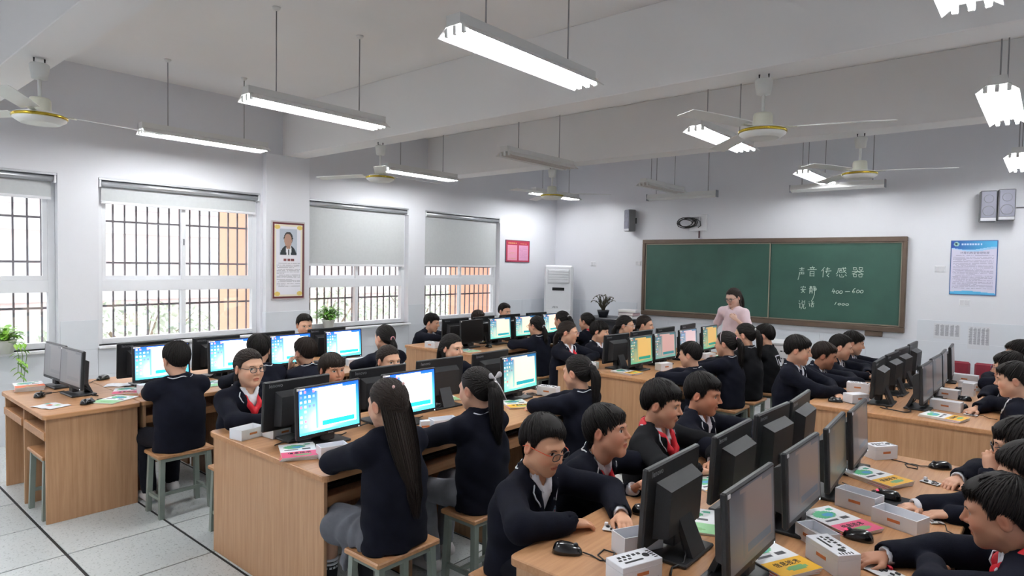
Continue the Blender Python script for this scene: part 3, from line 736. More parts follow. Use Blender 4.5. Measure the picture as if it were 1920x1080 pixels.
# sill plants
LEAF1 = mat('pothos_leaf', lin(96, 160, 50), .4, noise=.35, scale=14, rgb2=lin(150, 190, 70)); LEAF2 = mat('fern_leaf', lin(98, 158, 58), .45, noise=.3, scale=14, rgb2=lin(130, 186, 80))
def leaf_plant(name, label, loc, n, spread, lsz, m, seed, trail):
    rg = np.random.default_rng(seed); t = thing(name, label, 'plant', loc)
    MB().lathe([(.06, 0), (.085, .11), (.095, .125), (.08, .125), (.075, .1)], n=22).build('pot', mat('plant_pot', lin(214, 212, 206), .4), t, True)
    def leaf(c, d, up, s):
        d = d / np.linalg.norm(d); w = np.cross(d, up); w /= np.linalg.norm(w) + 1e-9; nn = np.cross(w, d)
        V = [c, c + d * s * .35 + w * s * .34 + nn * s * .06, c + d * s * .35 - w * s * .34 + nn * s * .06, c + d * s * .7 + w * s * .24 + nn * s * .05, c + d * s * .7 - w * s * .24 + nn * s * .05, c + d * s * 1.15 - nn * s * .1, c + d * s * .35, c + d * s * .7]
        b = MB().add(V, [(0, 6, 1), (0, 2, 6), (6, 7, 3, 1), (2, 4, 7, 6), (7, 5, 3), (4, 5, 7)]); return b
    st = MB()
    for k in range(n):
        a = rg.uniform(0, 2 * PI); el = rg.uniform(.1, 1.4); r = spread * rg.uniform(.5, 1)
        e = np.array([math.cos(a) * math.cos(el) * r, math.sin(a) * math.cos(el) * r * .9, .13 + math.sin(el) * r * .95])
        st.tube([(0, 0, .1), e * (.5, .5, .6) + (0, 0, .05), e], .0025, 4)
        d = np.array([math.cos(a), math.sin(a), rg.uniform(-.6, .5)]); leaf(e, d, np.array([0, 0, 1.]), lsz * rg.uniform(.75, 1.25)).build('leaf', m, t)
    for k in range(trail):
        a = R(-20 + 30 * k); p = [(.06 * math.cos(a), .06 * math.sin(a), .12), (.13, .05 + .03 * k, .1), (.15, .07 + .03 * k, -.02), (.16, .06 + .02 * k, -.16 - .05 * k)]
        st.tube(p, .003, 5)
        for q in range(7):
            u = q / 6; c = np.array(p[1]) * (1 - u) + np.array(p[3]) * u; leaf(c, np.array([.5 * math.cos(q * 2.2), math.sin(q * 2.2), -.6]), np.array([0, 0, 1.]), lsz * .9).build('leaf', m, t)
    st.build('stem', mat('plant_stem', lin(96, 130, 60), .5), t)
leaf_plant('pothos', 'green trailing pothos in a pale pot on the window sill', (.05, 1.42, .88), 70, .13, .07, LEAF1, 2, 3)
leaf_plant('potted_fern', 'bushy bright green potted plant on the sill beside the pillar', (.02, 4.90, .88), 150, .21, .06, LEAF2, 3, 0)
# ------------------------------------------------------------------ desks
WOODT = mat_wood('laminate_top', lin(190, 143, 101), lin(170, 122, 82), 'Y', .42)
WOODE = mat_wood('laminate_panel', lin(190, 150, 114), lin(170, 128, 92), 'Z', .42)
WOODD = mat_wood('laminate_inner', lin(176, 138, 104), lin(150, 114, 84), 'Z', .5)
EDGE = mat('edge_band', lin(205, 160, 116), .4, noise=.05)
TOPZ = .74
def rrect(w, h, r, n=5):
    P = []
    for cx, cy, a0 in ((w / 2 - r, h / 2 - r, 0), (-w / 2 + r, h / 2 - r, 90), (-w / 2 + r, -h / 2 + r, 180), (w / 2 - r, -h / 2 + r, 270)):
        for k in range(n): a = R(a0 + 90 * k / (n - 1)); P.append((cx + r * math.cos(a), cy + r * math.sin(a)))
    return P
def table_top(w, l, r=.03, th=.03):
    b = MB()
    p = rrect(w, l, r); q = rrect(w - .008, l - .008, r)
    n = len(p); V = [(x, y, TOPZ - th) for x, y in p] + [(x, y, TOPZ - .004) for x, y in p] + [(x, y, TOPZ) for x, y in q]
    F = [tuple(range(n))[::-1], tuple(range(2 * n, 3 * n))] + [(k * n + i, k * n + (i + 1) % n, (k + 1) * n + (i + 1) % n, (k + 1) * n + i) for k in (0, 1) for i in range(n)]
    return b.add(V, F)
DESKS = {}
def long_desk(key, label, x0, x1, y0, y1):
    w, l = x1 - x0, y1 - y0
    t = thing('computer_desk', label, 'desk', ((x0 + x1) / 2, (y0 + y1) / 2, 0), group='long two-sided computer desks')
    table_top(w, l).build('desktop', WOODT, t)
    for s in (-1, 1): MB().box((0, s * (l / 2 - .028), .355), (w - .05, .02, .71), bev=.0015).build('end_panel', WOODE, t)
    MB().box((0, 0, .40), (.018, l - .08, .62), bev=.001).build('spine_panel', WOODD, t)
    n = 4; st = l / n
    for s in (-1, 1):
        for k in range(1, n): MB().box((s * (w / 4 - .01), -l / 2 + k * st, .355), (w / 2 - .09, .018, .71), bev=.001).build('divider', WOODD, t)
        for k in range(n):
            y = -l / 2 + (k + .5) * st; wd = st - .05
            tr = MB().box((s * (w / 2 - .21), y, .605), (.30, wd, .016), bev=.001).build('keyboard_tray', WOODD, t)
            MB().box((s * (w / 2 - .052), y, .592), (.018, wd, .055), bev=.002).build('tray_lip', WOODT, tr)
    DESKS[key] = (x0, x1, y0, y1)
    return t
long_desk('A', 'long wooden computer desk by the windows, behind the two-seat end desk', 1.17, 2.41, 1.755, 4.17)
long_desk('B', 'long wooden computer desk in the middle row, with the girls facing the windows', 3.545, 4.785, 1.735, 4.17)
long_desk('C', 'long wooden computer desk by the windows, close to the air conditioner', 1.17, 2.41, 5.25, 7.66)
long_desk('D', 'long wooden computer desk in the middle row, close to the teacher', 3.555, 4.79, 5.27, 7.68)
long_desk('E', 'long wooden computer desk in the outer row, farther from the blackboard', 5.985, 7.20, 1.715, 4.17)
long_desk('F', 'long wooden computer desk in the outer row, close to the printed lists', 5.99, 7.20, 5.27, 7.68)
def end_desk():
    x0, x1, y0, y1 = 1.27, 2.43, 1.155, 1.75; w, l = x1 - x0, y1 - y0
    t = thing('end_desk', 'short two-seat wooden computer desk closing off the rear window desk', 'desk', ((x0 + x1) / 2, (y0 + y1) / 2, 0))
    table_top(w, l).build('desktop', WOODT, t)
    for x in (-w / 2 + .035, 0, w / 2 - .035): MB().box((x, 0, .355), (.02, l - .04, .71), bev=.0015).build('side_panel', WOODE, t)
    MB().box((0, l / 2 - .04, .38), (w - .09, .018, .64), bev=.001).build('back_panel', WOODD, t)
    for s in (-1, 1):
        tr = MB().box((s * w / 4, -.12, .605), (w / 2 - .06, .30, .016), bev=.001).build('keyboard_tray', WOODD, t)
        MB().box((s * w / 4, -l / 2 + .02, .592), (w / 2 - .06, .018, .055), bev=.002).build('tray_lip', WOODT, tr)
    cb = [(.24, -.1, .58), (.25, -.12, .45), (.23, -.1, .33), (.27, -.13, .25), (.22, -.12, .12), (.25, -.1, .02), (.4, -.05, .015)]
    MB().tube(cb, .004, 6).build('hanging_cable', mat('black_cable', lin(22, 22, 24), .45), t, True)
end_desk()

# ------------------------------------------------------------------ monitors
PLB = mat('monitor_black', lin(30, 31, 34), .42, noise=.12, scale=30); PLD = mat('monitor_bulge', lin(40, 41, 44), .5, noise=.1, scale=40)
SILV = mat('logo_silver', lin(150, 152, 156), .35, .4); STICK = mat('white_sticker', lin(226, 226, 228), .6)
def screen_mat(name, strength): return mat(name, (1, 1, 1, 1), .28, attr='col', emit='attr', estr=strength)
def screen_img(kind):  # muted and dim palettes paint in the wash of oblique viewing
    W, H = 60, 38; y, x = np.mgrid[0:H, 0:W]; u = ((x + .5) / W)[..., None]; v = ((y + .5) / H)[..., None]
    c = lambda *a: np.array(lin(*a)[:3])
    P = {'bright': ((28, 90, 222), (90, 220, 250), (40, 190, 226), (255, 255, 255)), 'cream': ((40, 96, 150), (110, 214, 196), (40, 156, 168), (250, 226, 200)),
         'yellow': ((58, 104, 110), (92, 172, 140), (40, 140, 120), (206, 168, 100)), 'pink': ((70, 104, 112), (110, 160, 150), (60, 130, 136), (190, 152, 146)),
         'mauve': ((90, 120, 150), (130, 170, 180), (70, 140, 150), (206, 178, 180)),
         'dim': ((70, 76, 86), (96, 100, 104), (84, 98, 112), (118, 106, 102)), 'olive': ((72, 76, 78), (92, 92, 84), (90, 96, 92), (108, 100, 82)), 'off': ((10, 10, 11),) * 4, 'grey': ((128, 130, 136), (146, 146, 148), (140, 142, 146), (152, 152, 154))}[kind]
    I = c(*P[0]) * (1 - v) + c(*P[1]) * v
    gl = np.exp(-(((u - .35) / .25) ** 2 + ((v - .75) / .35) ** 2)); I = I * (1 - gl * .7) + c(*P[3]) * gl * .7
    if kind == 'off': return I
    def R_(u0, v0, u1, v1, col): 
        I[int(v0 * H):int(v1 * H), int(u0 * W):int(u1 * W)] = c(*col)
    R_(.22, .045, .72, .085, P[3]); R_(.28, .09, .965, .90, P[3]); R_(.3, .77, .93, .875, P[2]); R_(0, .955, 1, 1.0, P[1])
    edge = (u[..., 0] < .36) & (u[..., 0] > .27) & (v[..., 0] > .085) & (v[..., 0] < .9)
    f = np.clip((u - .27) / .09, 0, 1); B0 = c(*P[0]) * (1 - v) + c(*P[1]) * v; I = np.where(edge[..., None], B0 * (1 - f) + c(*P[3]) * f, I)
    if kind in ('dim', 'olive', 'grey'):
        return I
    rg = np.random.default_rng(7)
    for q in range(4):
        for r in range(8):
            if (q > 1 and r > 3) or rg.random() < .12: continue
            col = [(240, 244, 250), (220, 60, 90), (90, 150, 240), (240, 240, 240), (250, 220, 170), (30, 60, 110)][rg.integers(0, 6)]
            I_ = (np.array(col) * .6 + np.array(P[3]) * .4).astype(int)
            R_(.025 + .066 * q, .06 + .105 * r, .06 + .066 * q, .115 + .105 * r, tuple(I_))
    R_(0.0, .0, .1, .03, (240, 240, 244))
    return I
SCR = {}
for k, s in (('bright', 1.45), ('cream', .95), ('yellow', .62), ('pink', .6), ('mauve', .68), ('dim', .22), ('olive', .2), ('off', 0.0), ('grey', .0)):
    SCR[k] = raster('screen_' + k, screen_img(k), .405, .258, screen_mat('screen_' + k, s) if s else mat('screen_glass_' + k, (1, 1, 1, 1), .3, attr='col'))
LOGO = text_mesh('logo', 'lenovo', .032, SILV); LOGOS = text_mesh('logo_small', 'lenovo', .013, SILV)
MON = {}
def monitor_meshes():
    MON['bezel'] = MB().box((0, -.02, .205), (.44, .024, .292), bev=.006).mesh('bezel', PLB)
    b = MB(); zc = .185
    b.add([(-.15, -.009, .29), (.15, -.009, .29), (.15, -.009, .085), (-.15, -.009, .085), (-.135, .045, .265), (.135, .045, .265), (.135, .045, .095), (-.135, .045, .095)],
          [(4, 5, 1, 0), (5, 6, 2, 1), (6, 7, 3, 2), (7, 4, 0, 3), (7, 6, 5, 4)]); MON['back_bulge'] = b.mesh('back_bulge', PLD)
    b = MB(); b.add([(-.05, .03, .15), (.05, .03, .15), (.05, .046, .15), (-.05, .046, .15), (-.055, .085, .01), (.055, .085, .01), (.055, .108, .01), (-.055, .108, .01)],
          [(0, 1, 5, 4), (1, 2, 6, 5), (2, 3, 7, 6), (3, 0, 4, 7), (0, 3, 2, 1), (4, 5, 6, 7)]); b.box((0, -.0, .08), (.07, .05, .11), bev=.006); MON['stand_arm'] = b.mesh('stand_arm', PLD)
    MON['base'] = MB().box((0, .026, .007), (.25, .17, .014), bev=.004).mesh('base', PLB)
    MON['cable'] = MB().tube([(.03, .04, .10), (.045, .06, .05), (.06, .08, .025), (.10, .09, .012), (.15, .07, .006), (.2, .09, .006)], .004, 6).mesh('cable', mat('black_cable', lin(22, 22, 24), .45), True)
    MON['sticker'] = MB().box((-.203, -.0325, .338), (.022, .001, .013)).mesh('sticker', STICK)
    MON['power_led'] = MB().box((.2, -.0325, .068), (.006, .001, .006)).mesh('power_led', mat('led_white', (1, 1, 1, 1), .3, emit=(.8, .9, 1, 1), estr=2))
monitor_meshes()
def monitor(x, y, rz, screen, label, group, tilt=R(-3)):
    t = thing('monitor', label, 'monitor', (x, y, TOPZ), rz, group)
    M = Matrix.Translation((0, 0, .06)) @ Matrix.Rotation(tilt, 4, 'X') @ Matrix.Translation((0, 0, -.06))
    for k in ('bezel', 'back_bulge', 'stand_arm', 'base', 'cable', 'sticker', 'power_led'):
        o = obj(k, MON[k], t)
        if k in ('bezel', 'back_bulge', 'sticker', 'power_led'): o.matrix_local = M
    s = obj('screen', SCR[screen], t); s.matrix_local = M @ Matrix.Translation((0, -.0328, .212))
    l = obj('logo', LOGO, t); l.matrix_local = M @ Matrix.Translation((.145, -.0075, .325)) @ Matrix.Rotation(PI, 4, 'Z') @ Matrix.Rotation(PI / 2, 4, 'X')
    l = obj('logo', LOGOS, t); l.matrix_local = M @ Matrix.Translation((0, -.0325, .07)) @ Matrix.Rotation(PI / 2, 4, 'X')
    return t
DN = dict(A='rear window desk', B='rear middle desk', C='front window desk', D='front middle desk', E='rear outer desk', F='front outer desk')
SCRN = dict(bright='bright blue desktop', cream='cream page', yellow='view-tinted yellowish page', pink='view-tinted pinkish page', mauve='view-tinted pale page', dim='view-dimmed greyish page', olive='view-dimmed olive page', off='dark screen', grey='grey screen')
YS = dict(A=(2.05, 2.64, 3.2, 3.79), B=(2.04, 2.64, 3.2, 3.75), C=(5.67, 6.2, 6.73, 7.33), D=(5.68, 6.2, 6.76, 7.36), E=(2.17, 2.75, 3.27, 3.72), F=(5.72, 6.25, 6.72, 7.3))
XW = dict(A=1.68, B=4.04, C=1.68, D=4.04, E=6.40, F=6.42); XE = dict(A=1.93, B=4.29, C=1.93, D=4.29, E=6.685, F=6.72)
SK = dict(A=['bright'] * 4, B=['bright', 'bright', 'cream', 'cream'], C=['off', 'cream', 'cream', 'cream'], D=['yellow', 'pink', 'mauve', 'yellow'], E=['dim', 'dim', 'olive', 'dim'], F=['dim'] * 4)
rj = random.Random(11)
for d in 'ABCDEF':
    for k in range(4):
        on = ORD[3 - k]
        # facing the windows side
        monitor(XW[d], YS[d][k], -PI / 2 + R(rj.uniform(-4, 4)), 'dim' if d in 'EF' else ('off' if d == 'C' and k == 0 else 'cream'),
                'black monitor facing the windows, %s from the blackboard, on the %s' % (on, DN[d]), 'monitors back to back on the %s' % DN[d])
        if d == 'B' and k == 2: continue
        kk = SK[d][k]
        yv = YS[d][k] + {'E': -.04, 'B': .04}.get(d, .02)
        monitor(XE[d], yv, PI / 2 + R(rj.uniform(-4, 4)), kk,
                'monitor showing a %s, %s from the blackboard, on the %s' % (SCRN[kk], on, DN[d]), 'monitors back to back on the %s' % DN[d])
for x, lab in ((1.36, 'grey-screened monitor nearer the wall on the two-seat end desk'), (1.80, 'grey-screened monitor nearer the aisle on the two-seat end desk')):
    monitor(x, 1.50, R(3), 'grey', 'black ' + lab, 'monitors on the two-seat end desk')

# ------------------------------------------------------------------ stools
STL = mat('stool_enamel', lin(134, 144, 136), .45, noise=.08, scale=10)
def make_stool():
    t = thing('stool', '-', 'stool')
    MB().box((0, 0, .427), (.38, .26, .026), bev=.006).build('seat', WOODT, t)
    for sx in (-1, 1):
        for sy in (-1, 1):
            V = []
            for z, e in ((0, .012), (.414, 0)):
                cx, cy = sx * (.155 + e), sy * (.10 + e)
                V += [(cx - .016, cy - .016, z), (cx + .016, cy - .016, z), (cx + .016, cy + .016, z), (cx - .016, cy + .016, z)]
            MB().add(V, [(3, 2, 1, 0), (4, 5, 6, 7), (0, 1, 5, 4), (1, 2, 6, 5), (2, 3, 7, 6), (3, 0, 4, 7)]).build('leg', STL, t)
    for s in (-1, 1):
        MB().box((0, s * .10, .40), (.30, .02, .026)).build('apron', STL, t); MB().box((s * .155, 0, .40), (.02, .19, .026)).build('apron', STL, t)
        MB().box((s * .163, 0, .13), (.02, .20, .022)).build('stretcher', STL, t)
    MB().box((0, 0, .13), (.31, .02, .022)).build('stretcher', STL, t)
    return t
STOOL = make_stool(); STOOL_USED = []
def stool(x, y, rz, label):
    if not STOOL_USED:
        STOOL.location = (x, y, 0); STOOL.rotation_euler = (0, 0, rz); STOOL['label'] = label; STOOL['group'] = 'wooden-topped stools'; STOOL_USED.append(1); return STOOL
    return dup(STOOL, (x, y, 0), rz, label, 'wooden-topped stools')
# ------------------------------------------------------------------ small things on the desks
MOUSEM = mat('mouse_black', lin(18, 18, 20), .22, noise=.05, coat=.4); WHEEL = mat('mouse_wheel', lin(60, 60, 64), .5); REDL = mat('mouse_red_light', lin(200, 20, 50), .3, emit=(1, .05, .15, 1), estr=1.5)
def mouse_mesh():
    n, m = 14, 8; V = []; F = []
    for i in range(m + 1):
        e = (i / m) * PI / 2
        for j in range(n):
            a = 2 * PI * j / n; cx, cy = math.cos(a), math.sin(a); r = math.cos(e) ** .6
            V.append((.032 * r * math.copysign(abs(cx) ** .8, cx) * (1 - .1 * cy), .056 * r * math.copysign(abs(cy) ** .8, cy), .002 + .036 * math.sin(e) * (1 - .22 * cy * r)))
    for i in range(m):
        for j in range(n): F.append((i * n + j, i * n + (j + 1) % n, (i + 1) * n + (j + 1) % n, (i + 1) * n + j))
    F.append(tuple(range(n))[::-1]); return MB().add(V, F).mesh('shell', MOUSEM, True)
MSH = mouse_mesh(); MWH = MB().tube([(-.004, .03, .031), (.004, .03, .031)], .009, 10).mesh('wheel', WHEEL, True); MSE = MB().box((0, -.0, .0), (.001, .09, .001)).mesh('seam', WHEEL)
CABL = mat('black_cable', lin(22, 22, 24), .45)
MCB = [MB().tube(p, .0028, 5).mesh('cord', CABL, True) for p in (
    [(0, .056, .008), (.01, .09, .004), (.04, .12, .003), (.03, .16, .003), (-.03, .17, .003), (-.05, .13, .003), (.0, .11, .003), (.06, .15, .003), (.1, .2, .003)],
    [(0, .056, .008), (-.01, .1, .004), (-.05, .14, .003), (-.04, .2, .003), (.02, .24, .003), (.08, .25, .003)])]
def mouse(x, y, rz, label, red=False, cord=0):
    t = thing('computer_mouse', label, 'mouse', (x, y, TOPZ), rz, 'black computer mice on the desks')
    obj('shell', MSH, t); obj('wheel', MWH, t); obj('cord', MCB[cord], t)
    if red: MB().box((0, .04, .03), (.01, .014, .006), bev=.002).build('red_light', REDL, t)
    return t
CARD = mat('white_card', lin(232, 233, 238), .6, noise=.02); CARDIN = mat('card_inside', lin(214, 216, 222), .7); BROWNL = mat('box_logo', lin(196, 118, 70), .6); BLK = mat('print_black', lin(30, 30, 32), .6)
def carton(x, y, rz, kind, label, dims=(.17, .085, .075), z=None):
    w, d, h = dims; t = thing('white_box', label, 'box', (x, y, TOPZ if z is None else z), rz, 'small white cartons on the desks')
    if kind in ('open', 'tray'):
        b = MB(); th = .004
        b.box((0, 0, th / 2), (w, d, th))
        for s in (-1, 1): b.box((0, s * (d / 2 - th / 2), h / 2), (w, th, h)); b.box((s * (w / 2 - th / 2), 0, h / 2), (th, d - 2 * th, h))
        b.build('carton', CARD, t); MB().box((0, 0, h * .35), (w - .012, d - .012, .004)).build('inner_tray', CARDIN, t)
    else:
        MB().box((0, 0, h / 2), (w, d, h), bev=.0015).build('carton', CARD, t)
        MB().box((0, 0, h - .0195), (w + .0015, d + .0015, .0012)).build('lid_seam', CARDIN, t)
    if kind == 'print':
        p = MB()
        for k in range(5): p.box((-w * .3 + k * w * .12, d * .2, h + .0006), (w * .07, d * .14, .001))
        p.box((-w * .1, -d * .22, h + .0006), (w * .45, d * .09, .001)); p.lathe([(.013, 0), (.013, .001)], (w * .28, -d * .02, h + .0002), 14)
        for k in range(5): p.box((w * .42, -d * .3 + k * d * .13, h + .0006), (w * .08, d * .05, .001))
        for k in range(3): p.box((-w * .35 + k * .02, 0, h + .0006), (.012, .008, .001))
        p.build('printed_top', BLK, t)
    for s in (-1, 1): MB().box((0, s * (d / 2 + .0006), h * .52), (.05, .001, .012)).build('logo_strip', BROWNL, t)
    return t
PAGES = mat('page_edges', lin(232, 230, 226), .85, noise=.05, scale=200)
def cover_img(c1, seed):
    I = img(26, 36, (240, 241, 243)); rg = np.random.default_rng(seed)
    ell(I, .42, .26, .3, .14, (88, 178, 128)); ell(I, .5, .28, .15, .07, (70, 150, 200)); ell(I, .8, .12, .09, .05, (70, 170, 140)); rect(I, .1, .45, .5, .49, (70, 70, 80)); rect(I, .62, .42, .85, .5, (60, 60, 66))
    rect(I, 0, .62, 1, 1, c1); ell(I, .55, .86, .25, .06, (120, 170, 110)); return I
COVER = {}
for k, (nm, c1) in enumerate((('pink', (226, 92, 130)), ('yellow', (238, 182, 50)), ('green', (150, 200, 150)), ('orange', (226, 110, 60)), ('white', (232, 234, 238)))):
    COVER[nm] = raster('cover_' + nm, cover_img(c1, k), .186, .26, PRINT)
TITLE = text_mesh('title', '信息技术', .030, BLK)
def booklet(x, y, rz, col, label, n=1, th=.009, z=0.0):
    for k in range(n):
        last = k == n - 1
        t = thing('booklet', label if n == 1 else label + (', topmost' if last else (', lowest' if k == 0 else ', second lowest')), 'booklet', (x + .004 * k, y - .003 * k, TOPZ + z + k * th), rz + R(3 * (k % 3 - 1)), 'textbooks and booklets on the desks')
        MB().box((0, 0, th / 2), (.186, .26, th - .0012), bev=.001).build('pages', PAGES, t)
        o = obj('cover', COVER[col if last else ('pink', 'orange', 'yellow')[k % 3]], t); o.matrix_local = Matrix.Translation((0, 0, th - .0004)) @ Matrix.Rotation(-PI / 2, 4, 'X')
        if last and col in ('pink', 'yellow'):
            o = obj('title', TITLE, t, (0, -.06, th))
PCB = mat('circuit_board', lin(224, 224, 226), .4, noise=.05); PCBK = mat('chip_black', lin(24, 24, 26), .35); METP = mat('connector_metal', lin(180, 180, 184), .3, .8); REDP = mat('red_plug', lin(190, 24, 48), .4)
def board(x, y, rz, label, big=1.0, red=False, cable=True):
    t = thing('circuit_board', label, 'circuit board', (x, y, TOPZ), rz, 'small electronics boards on the desks')
    w, d = .085 * big, .056 * big
    MB().box((0, 0, .006), (w, d, .0022), bev=.0008).build('board', PCB, t)
    for sx in (-1, 1):
        for sy in (-1, 1): MB().tube([(sx * w * .43, sy * d * .4, 0), (sx * w * .43, sy * d * .4, .006)], .003, 6).build('standoff', METP, t)
    rg = np.random.default_rng(int(x * 100 + y * 10))
    for k in range(7): MB().box((rg.uniform(-.36, .36) * w, rg.uniform(-.33, .33) * d, .0095), (rg.uniform(.007, .018), rg.uniform(.006, .013), .005), bev=.0007).build('chip', PCBK, t)
    MB().box((-w * .4, d * .25, .014), (.014, .014, .014), bev=.002).build('connector', CARD, t)
    MB().box((w * .35, -d * .3, .011), (.012, .01, .008), bev=.001).build('connector', METP, t)
    if red: MB().box((.0, d * .42, .013), (.024, .01, .012), bev=.003).build('red_plug', REDP, t)
    if cable: MB().tube([(w * .5, 0, .01), (w * .5 + .03, .01, .012), (w * .5 + .07, -.01, .004), (w * .5 + .12, .0, .004)], .0022, 5).build('lead', CABL, t, True)
def sheet(x, y, rz, label, w=.21, l=.15, z=0.0):
    n = 6; V = []; F = []
    for i in range(n):
        for j in range(2): V.append((-w / 2 + w * i / (n - 1), (-.5 + j) * l, .0012 + .007 * (math.sin(i * 1.1) ** 2)))
    V2 = [(a, b, c - .0008) for a, b, c in V]
    for i in range(n - 1): F += [(2 * i, 2 * i + 2, 2 * i + 3, 2 * i + 1), (2 * n + 2 * i + 1, 2 * n + 2 * i + 3, 2 * n + 2 * i + 2, 2 * n + 2 * i)]
    t = thing('paper_sheet', label, 'paper', (x, y, TOPZ + z), rz); MB().add(V + V2, F).build('sheet', CARD, t, True)
    if w > .2:
        for k in range(3): MB().box((-w * .3 + k * .05, .02 - .02 * (k % 2), .0085), (.035, .03, .0006)).build('printed_patch', mat('patch_%d' % k, lin(*[(120, 180, 170), (214, 120, 90), (170, 206, 150)][k]), .7), t)
def keyboard(x, y, rz, label):
    t = thing('keyboard', label, 'keyboard', (x, y, .613), rz, 'black keyboards on the trays')
    MB().box((0, 0, .01), (.43, .14, .018), bev=.005).build('case', PLB, t)
    b = MB()
    for r in range(5):
        for c in range(17): b.box((-.195 + c * .0243, -.05 + r * .025, .0215), (.02, .021, .006))
    b.build('keys', PLD, t)
for x, y, rz, lab in ((1.57, 1.34, 0, 'black keyboard on the end desk tray nearer the wall'), (2.13, 1.34, 0, 'black keyboard on the end desk tray nearer the aisle')): keyboard(x, y, rz, lab)
for k, y in enumerate((2.04, 2.65, 3.26, 3.86)): keyboard(4.58, y, PI / 2, 'black keyboard on the aisle-side tray, %s from the blackboard on the rear middle desk' % ORD[3 - k])

# end desk and rear window desk
mouse(1.72, 1.30, R(60), 'black mouse in front of the grey monitors on the end desk'); mouse(2.22, 1.47, R(30), 'black mouse at the aisle edge of the end desk'); mouse(1.27, 1.85, R(200), 'black mouse behind the grey monitors on the rear window desk', cord=1)
booklet(1.30, 1.33, R(80), 'orange', 'flat booklet pile at the wall end of the end desk', 3, .012)
sheet(2.13, 1.27, R(20), 'crumpled colour leaflet on the front edge of the end desk'); booklet(2.22, 1.64, R(35), 'green', 'pale green booklet beside the mouse on the end desk')
booklet(1.93, 1.82, R(70), 'pink', 'booklet with a pink band behind the grey monitors'); sheet(1.62, 1.86, R(60), 'white sheet behind the grey monitors on the rear window desk', .2)
carton(2.10, 1.92, R(85), 'plain', 'white carton beside the first bright screen of the rear window desk', (.16, .08, .07))
booklet(2.10, 2.40, R(90), 'green', 'green booklet under the second bright screen of the rear window desk')
carton(2.10, 3.86, R(75), 'plain', 'white carton at the girl with the hair clip on the rear window desk', (.2, .09, .07))
# rear middle desk
carton(3.84, 1.83, R(100), 'open', 'open white carton in front of the girl with the red scarf', (.16, .11, .06)); carton(3.94, 1.98, R(95), 'open', 'white carton lid tucked behind the girl with red scarf monitor', (.16, .11, .06))
booklet(4.35, 1.86, R(62), 'pink', 'booklet with green oval cover on the rear middle desk', 3, .008)
carton(4.535, 1.95, R(75), 'open', 'open white carton by the long-haired girl', (.15, .085, .07))
booklet(3.86, 3.40, R(70), 'green', 'teal booklet behind the bow-haired girl on the rear middle desk'); carton(4.52, 2.78, R(70), 'open', 'open white carton between the long-haired girl and the bow-haired girl', (.17, .10, .065)); carton(4.50, 2.64, R(60), 'plain', 'small upright white packet beside the open carton', (.06, .04, .07))
booklet(4.42, 3.62, R(60), 'yellow', 'booklet with yellow band on the rear middle desk', 2, .007); carton(4.38, 4.07, R(10), 'print', 'white carton with logo strip at the blackboard end of the rear middle desk', (.17, .085, .075))
for k, (x, y, lab) in enumerate([(4.27, 3.99, 'coil of black cable at the monitor foot on the rear middle desk'), (4.53, 4.0, 'loose black lead in front of the white carton with logo strip')]):
    p = [(.05 * math.cos(a) * (1 - .03 * a), .035 * math.sin(a), .004 + .002 * (a % 2)) for a in np.linspace(0, 12, 26)] + [(.1, .05, .004)]
    tag(MB().tube(p, .0035, 5).build('cable_coil', CABL, None, True, (x, y, TOPZ)), lab, 'cable')
# front window desk
carton(1.60, 5.34, R(5), 'print', 'white carton at the corner of the front window desk', (.17, .085, .075)); booklet(1.62, 6.22, R(85), 'yellow', 'yellow booklet among the monitors of the front window desk', 2); mouse(2.06, 5.88, R(80), 'black mouse on the front window desk')
booklet(2.12, 5.46, R(85), 'green', 'green booklet at the corner of the front window desk'); sheet(1.45, 5.92, R(80), 'white sheet behind the dark screen on the front window desk', .2)
# front middle desk
carton(3.86, 5.45, R(12), 'print', 'white carton at the corner of the front middle desk', (.17, .085, .07)); booklet(4.28, 5.47, R(84), 'yellow', 'booklet with orange band under the yellowish screen', 3, .007)
carton(4.45, 5.92, R(75), 'plain', 'white carton beside the yellowish screen', (.17, .085, .075)); carton(4.42, 7.08, R(75), 'plain', 'white carton in front of the girl with the headband', (.17, .085, .06)); booklet(4.52, 7.28, R(80), 'yellow', 'yellow booklet in front of the girl with the headband')
# rear outer desk
mouse(6.13, 1.88, R(-60), 'big black mouse at the corner of the rear outer desk'); carton(6.31, 2.07, R(65), 'open', 'open white carton tray in front of the boy with orange glasses', (.17, .085, .075)); carton(6.41, 1.87, R(70), 'print', 'white carton with black printed top at the rear outer desk edge', (.17, .09, .075))
booklet(6.34, 2.47, R(25), 'green', 'green illustrated booklet behind the first monitor back'); booklet(6.25, 2.93, R(70), 'yellow', 'yellow booklet near the boy with the open red scarf'); board(6.15, 2.17, R(20), 'circuit board under the hand of the boy with orange glasses'); mouse(6.16, 2.40, R(-70), 'black mouse between the boy with orange glasses and his neighbour')
booklet(6.42, 3.02, R(60), 'green', 'green booklet between the monitor rows of the rear outer desk', 2); carton(6.83, 3.10, R(-14), 'open', 'tall white carton with orange logo beside the pink booklet', (.17, .085, .08)); booklet(6.80, 2.87, R(62), 'pink', 'pink banded booklet on the rear outer desk', 3, .006)
booklet(6.80, 3.60, R(65), 'yellow', 'yellow banded booklet pile on the rear outer desk', 3, .008); carton(6.74, 4.05, R(55), 'print', 'white carton with printed top beside the farthest screen of the rear outer desk', (.15, .085, .075)); mouse(7.02, 4.05, R(120), 'black mouse in the empty place at the end of the rear outer desk', cord=0)
board(7.02, 3.73, R(-20), 'circuit board by the boy resting his chin'); 
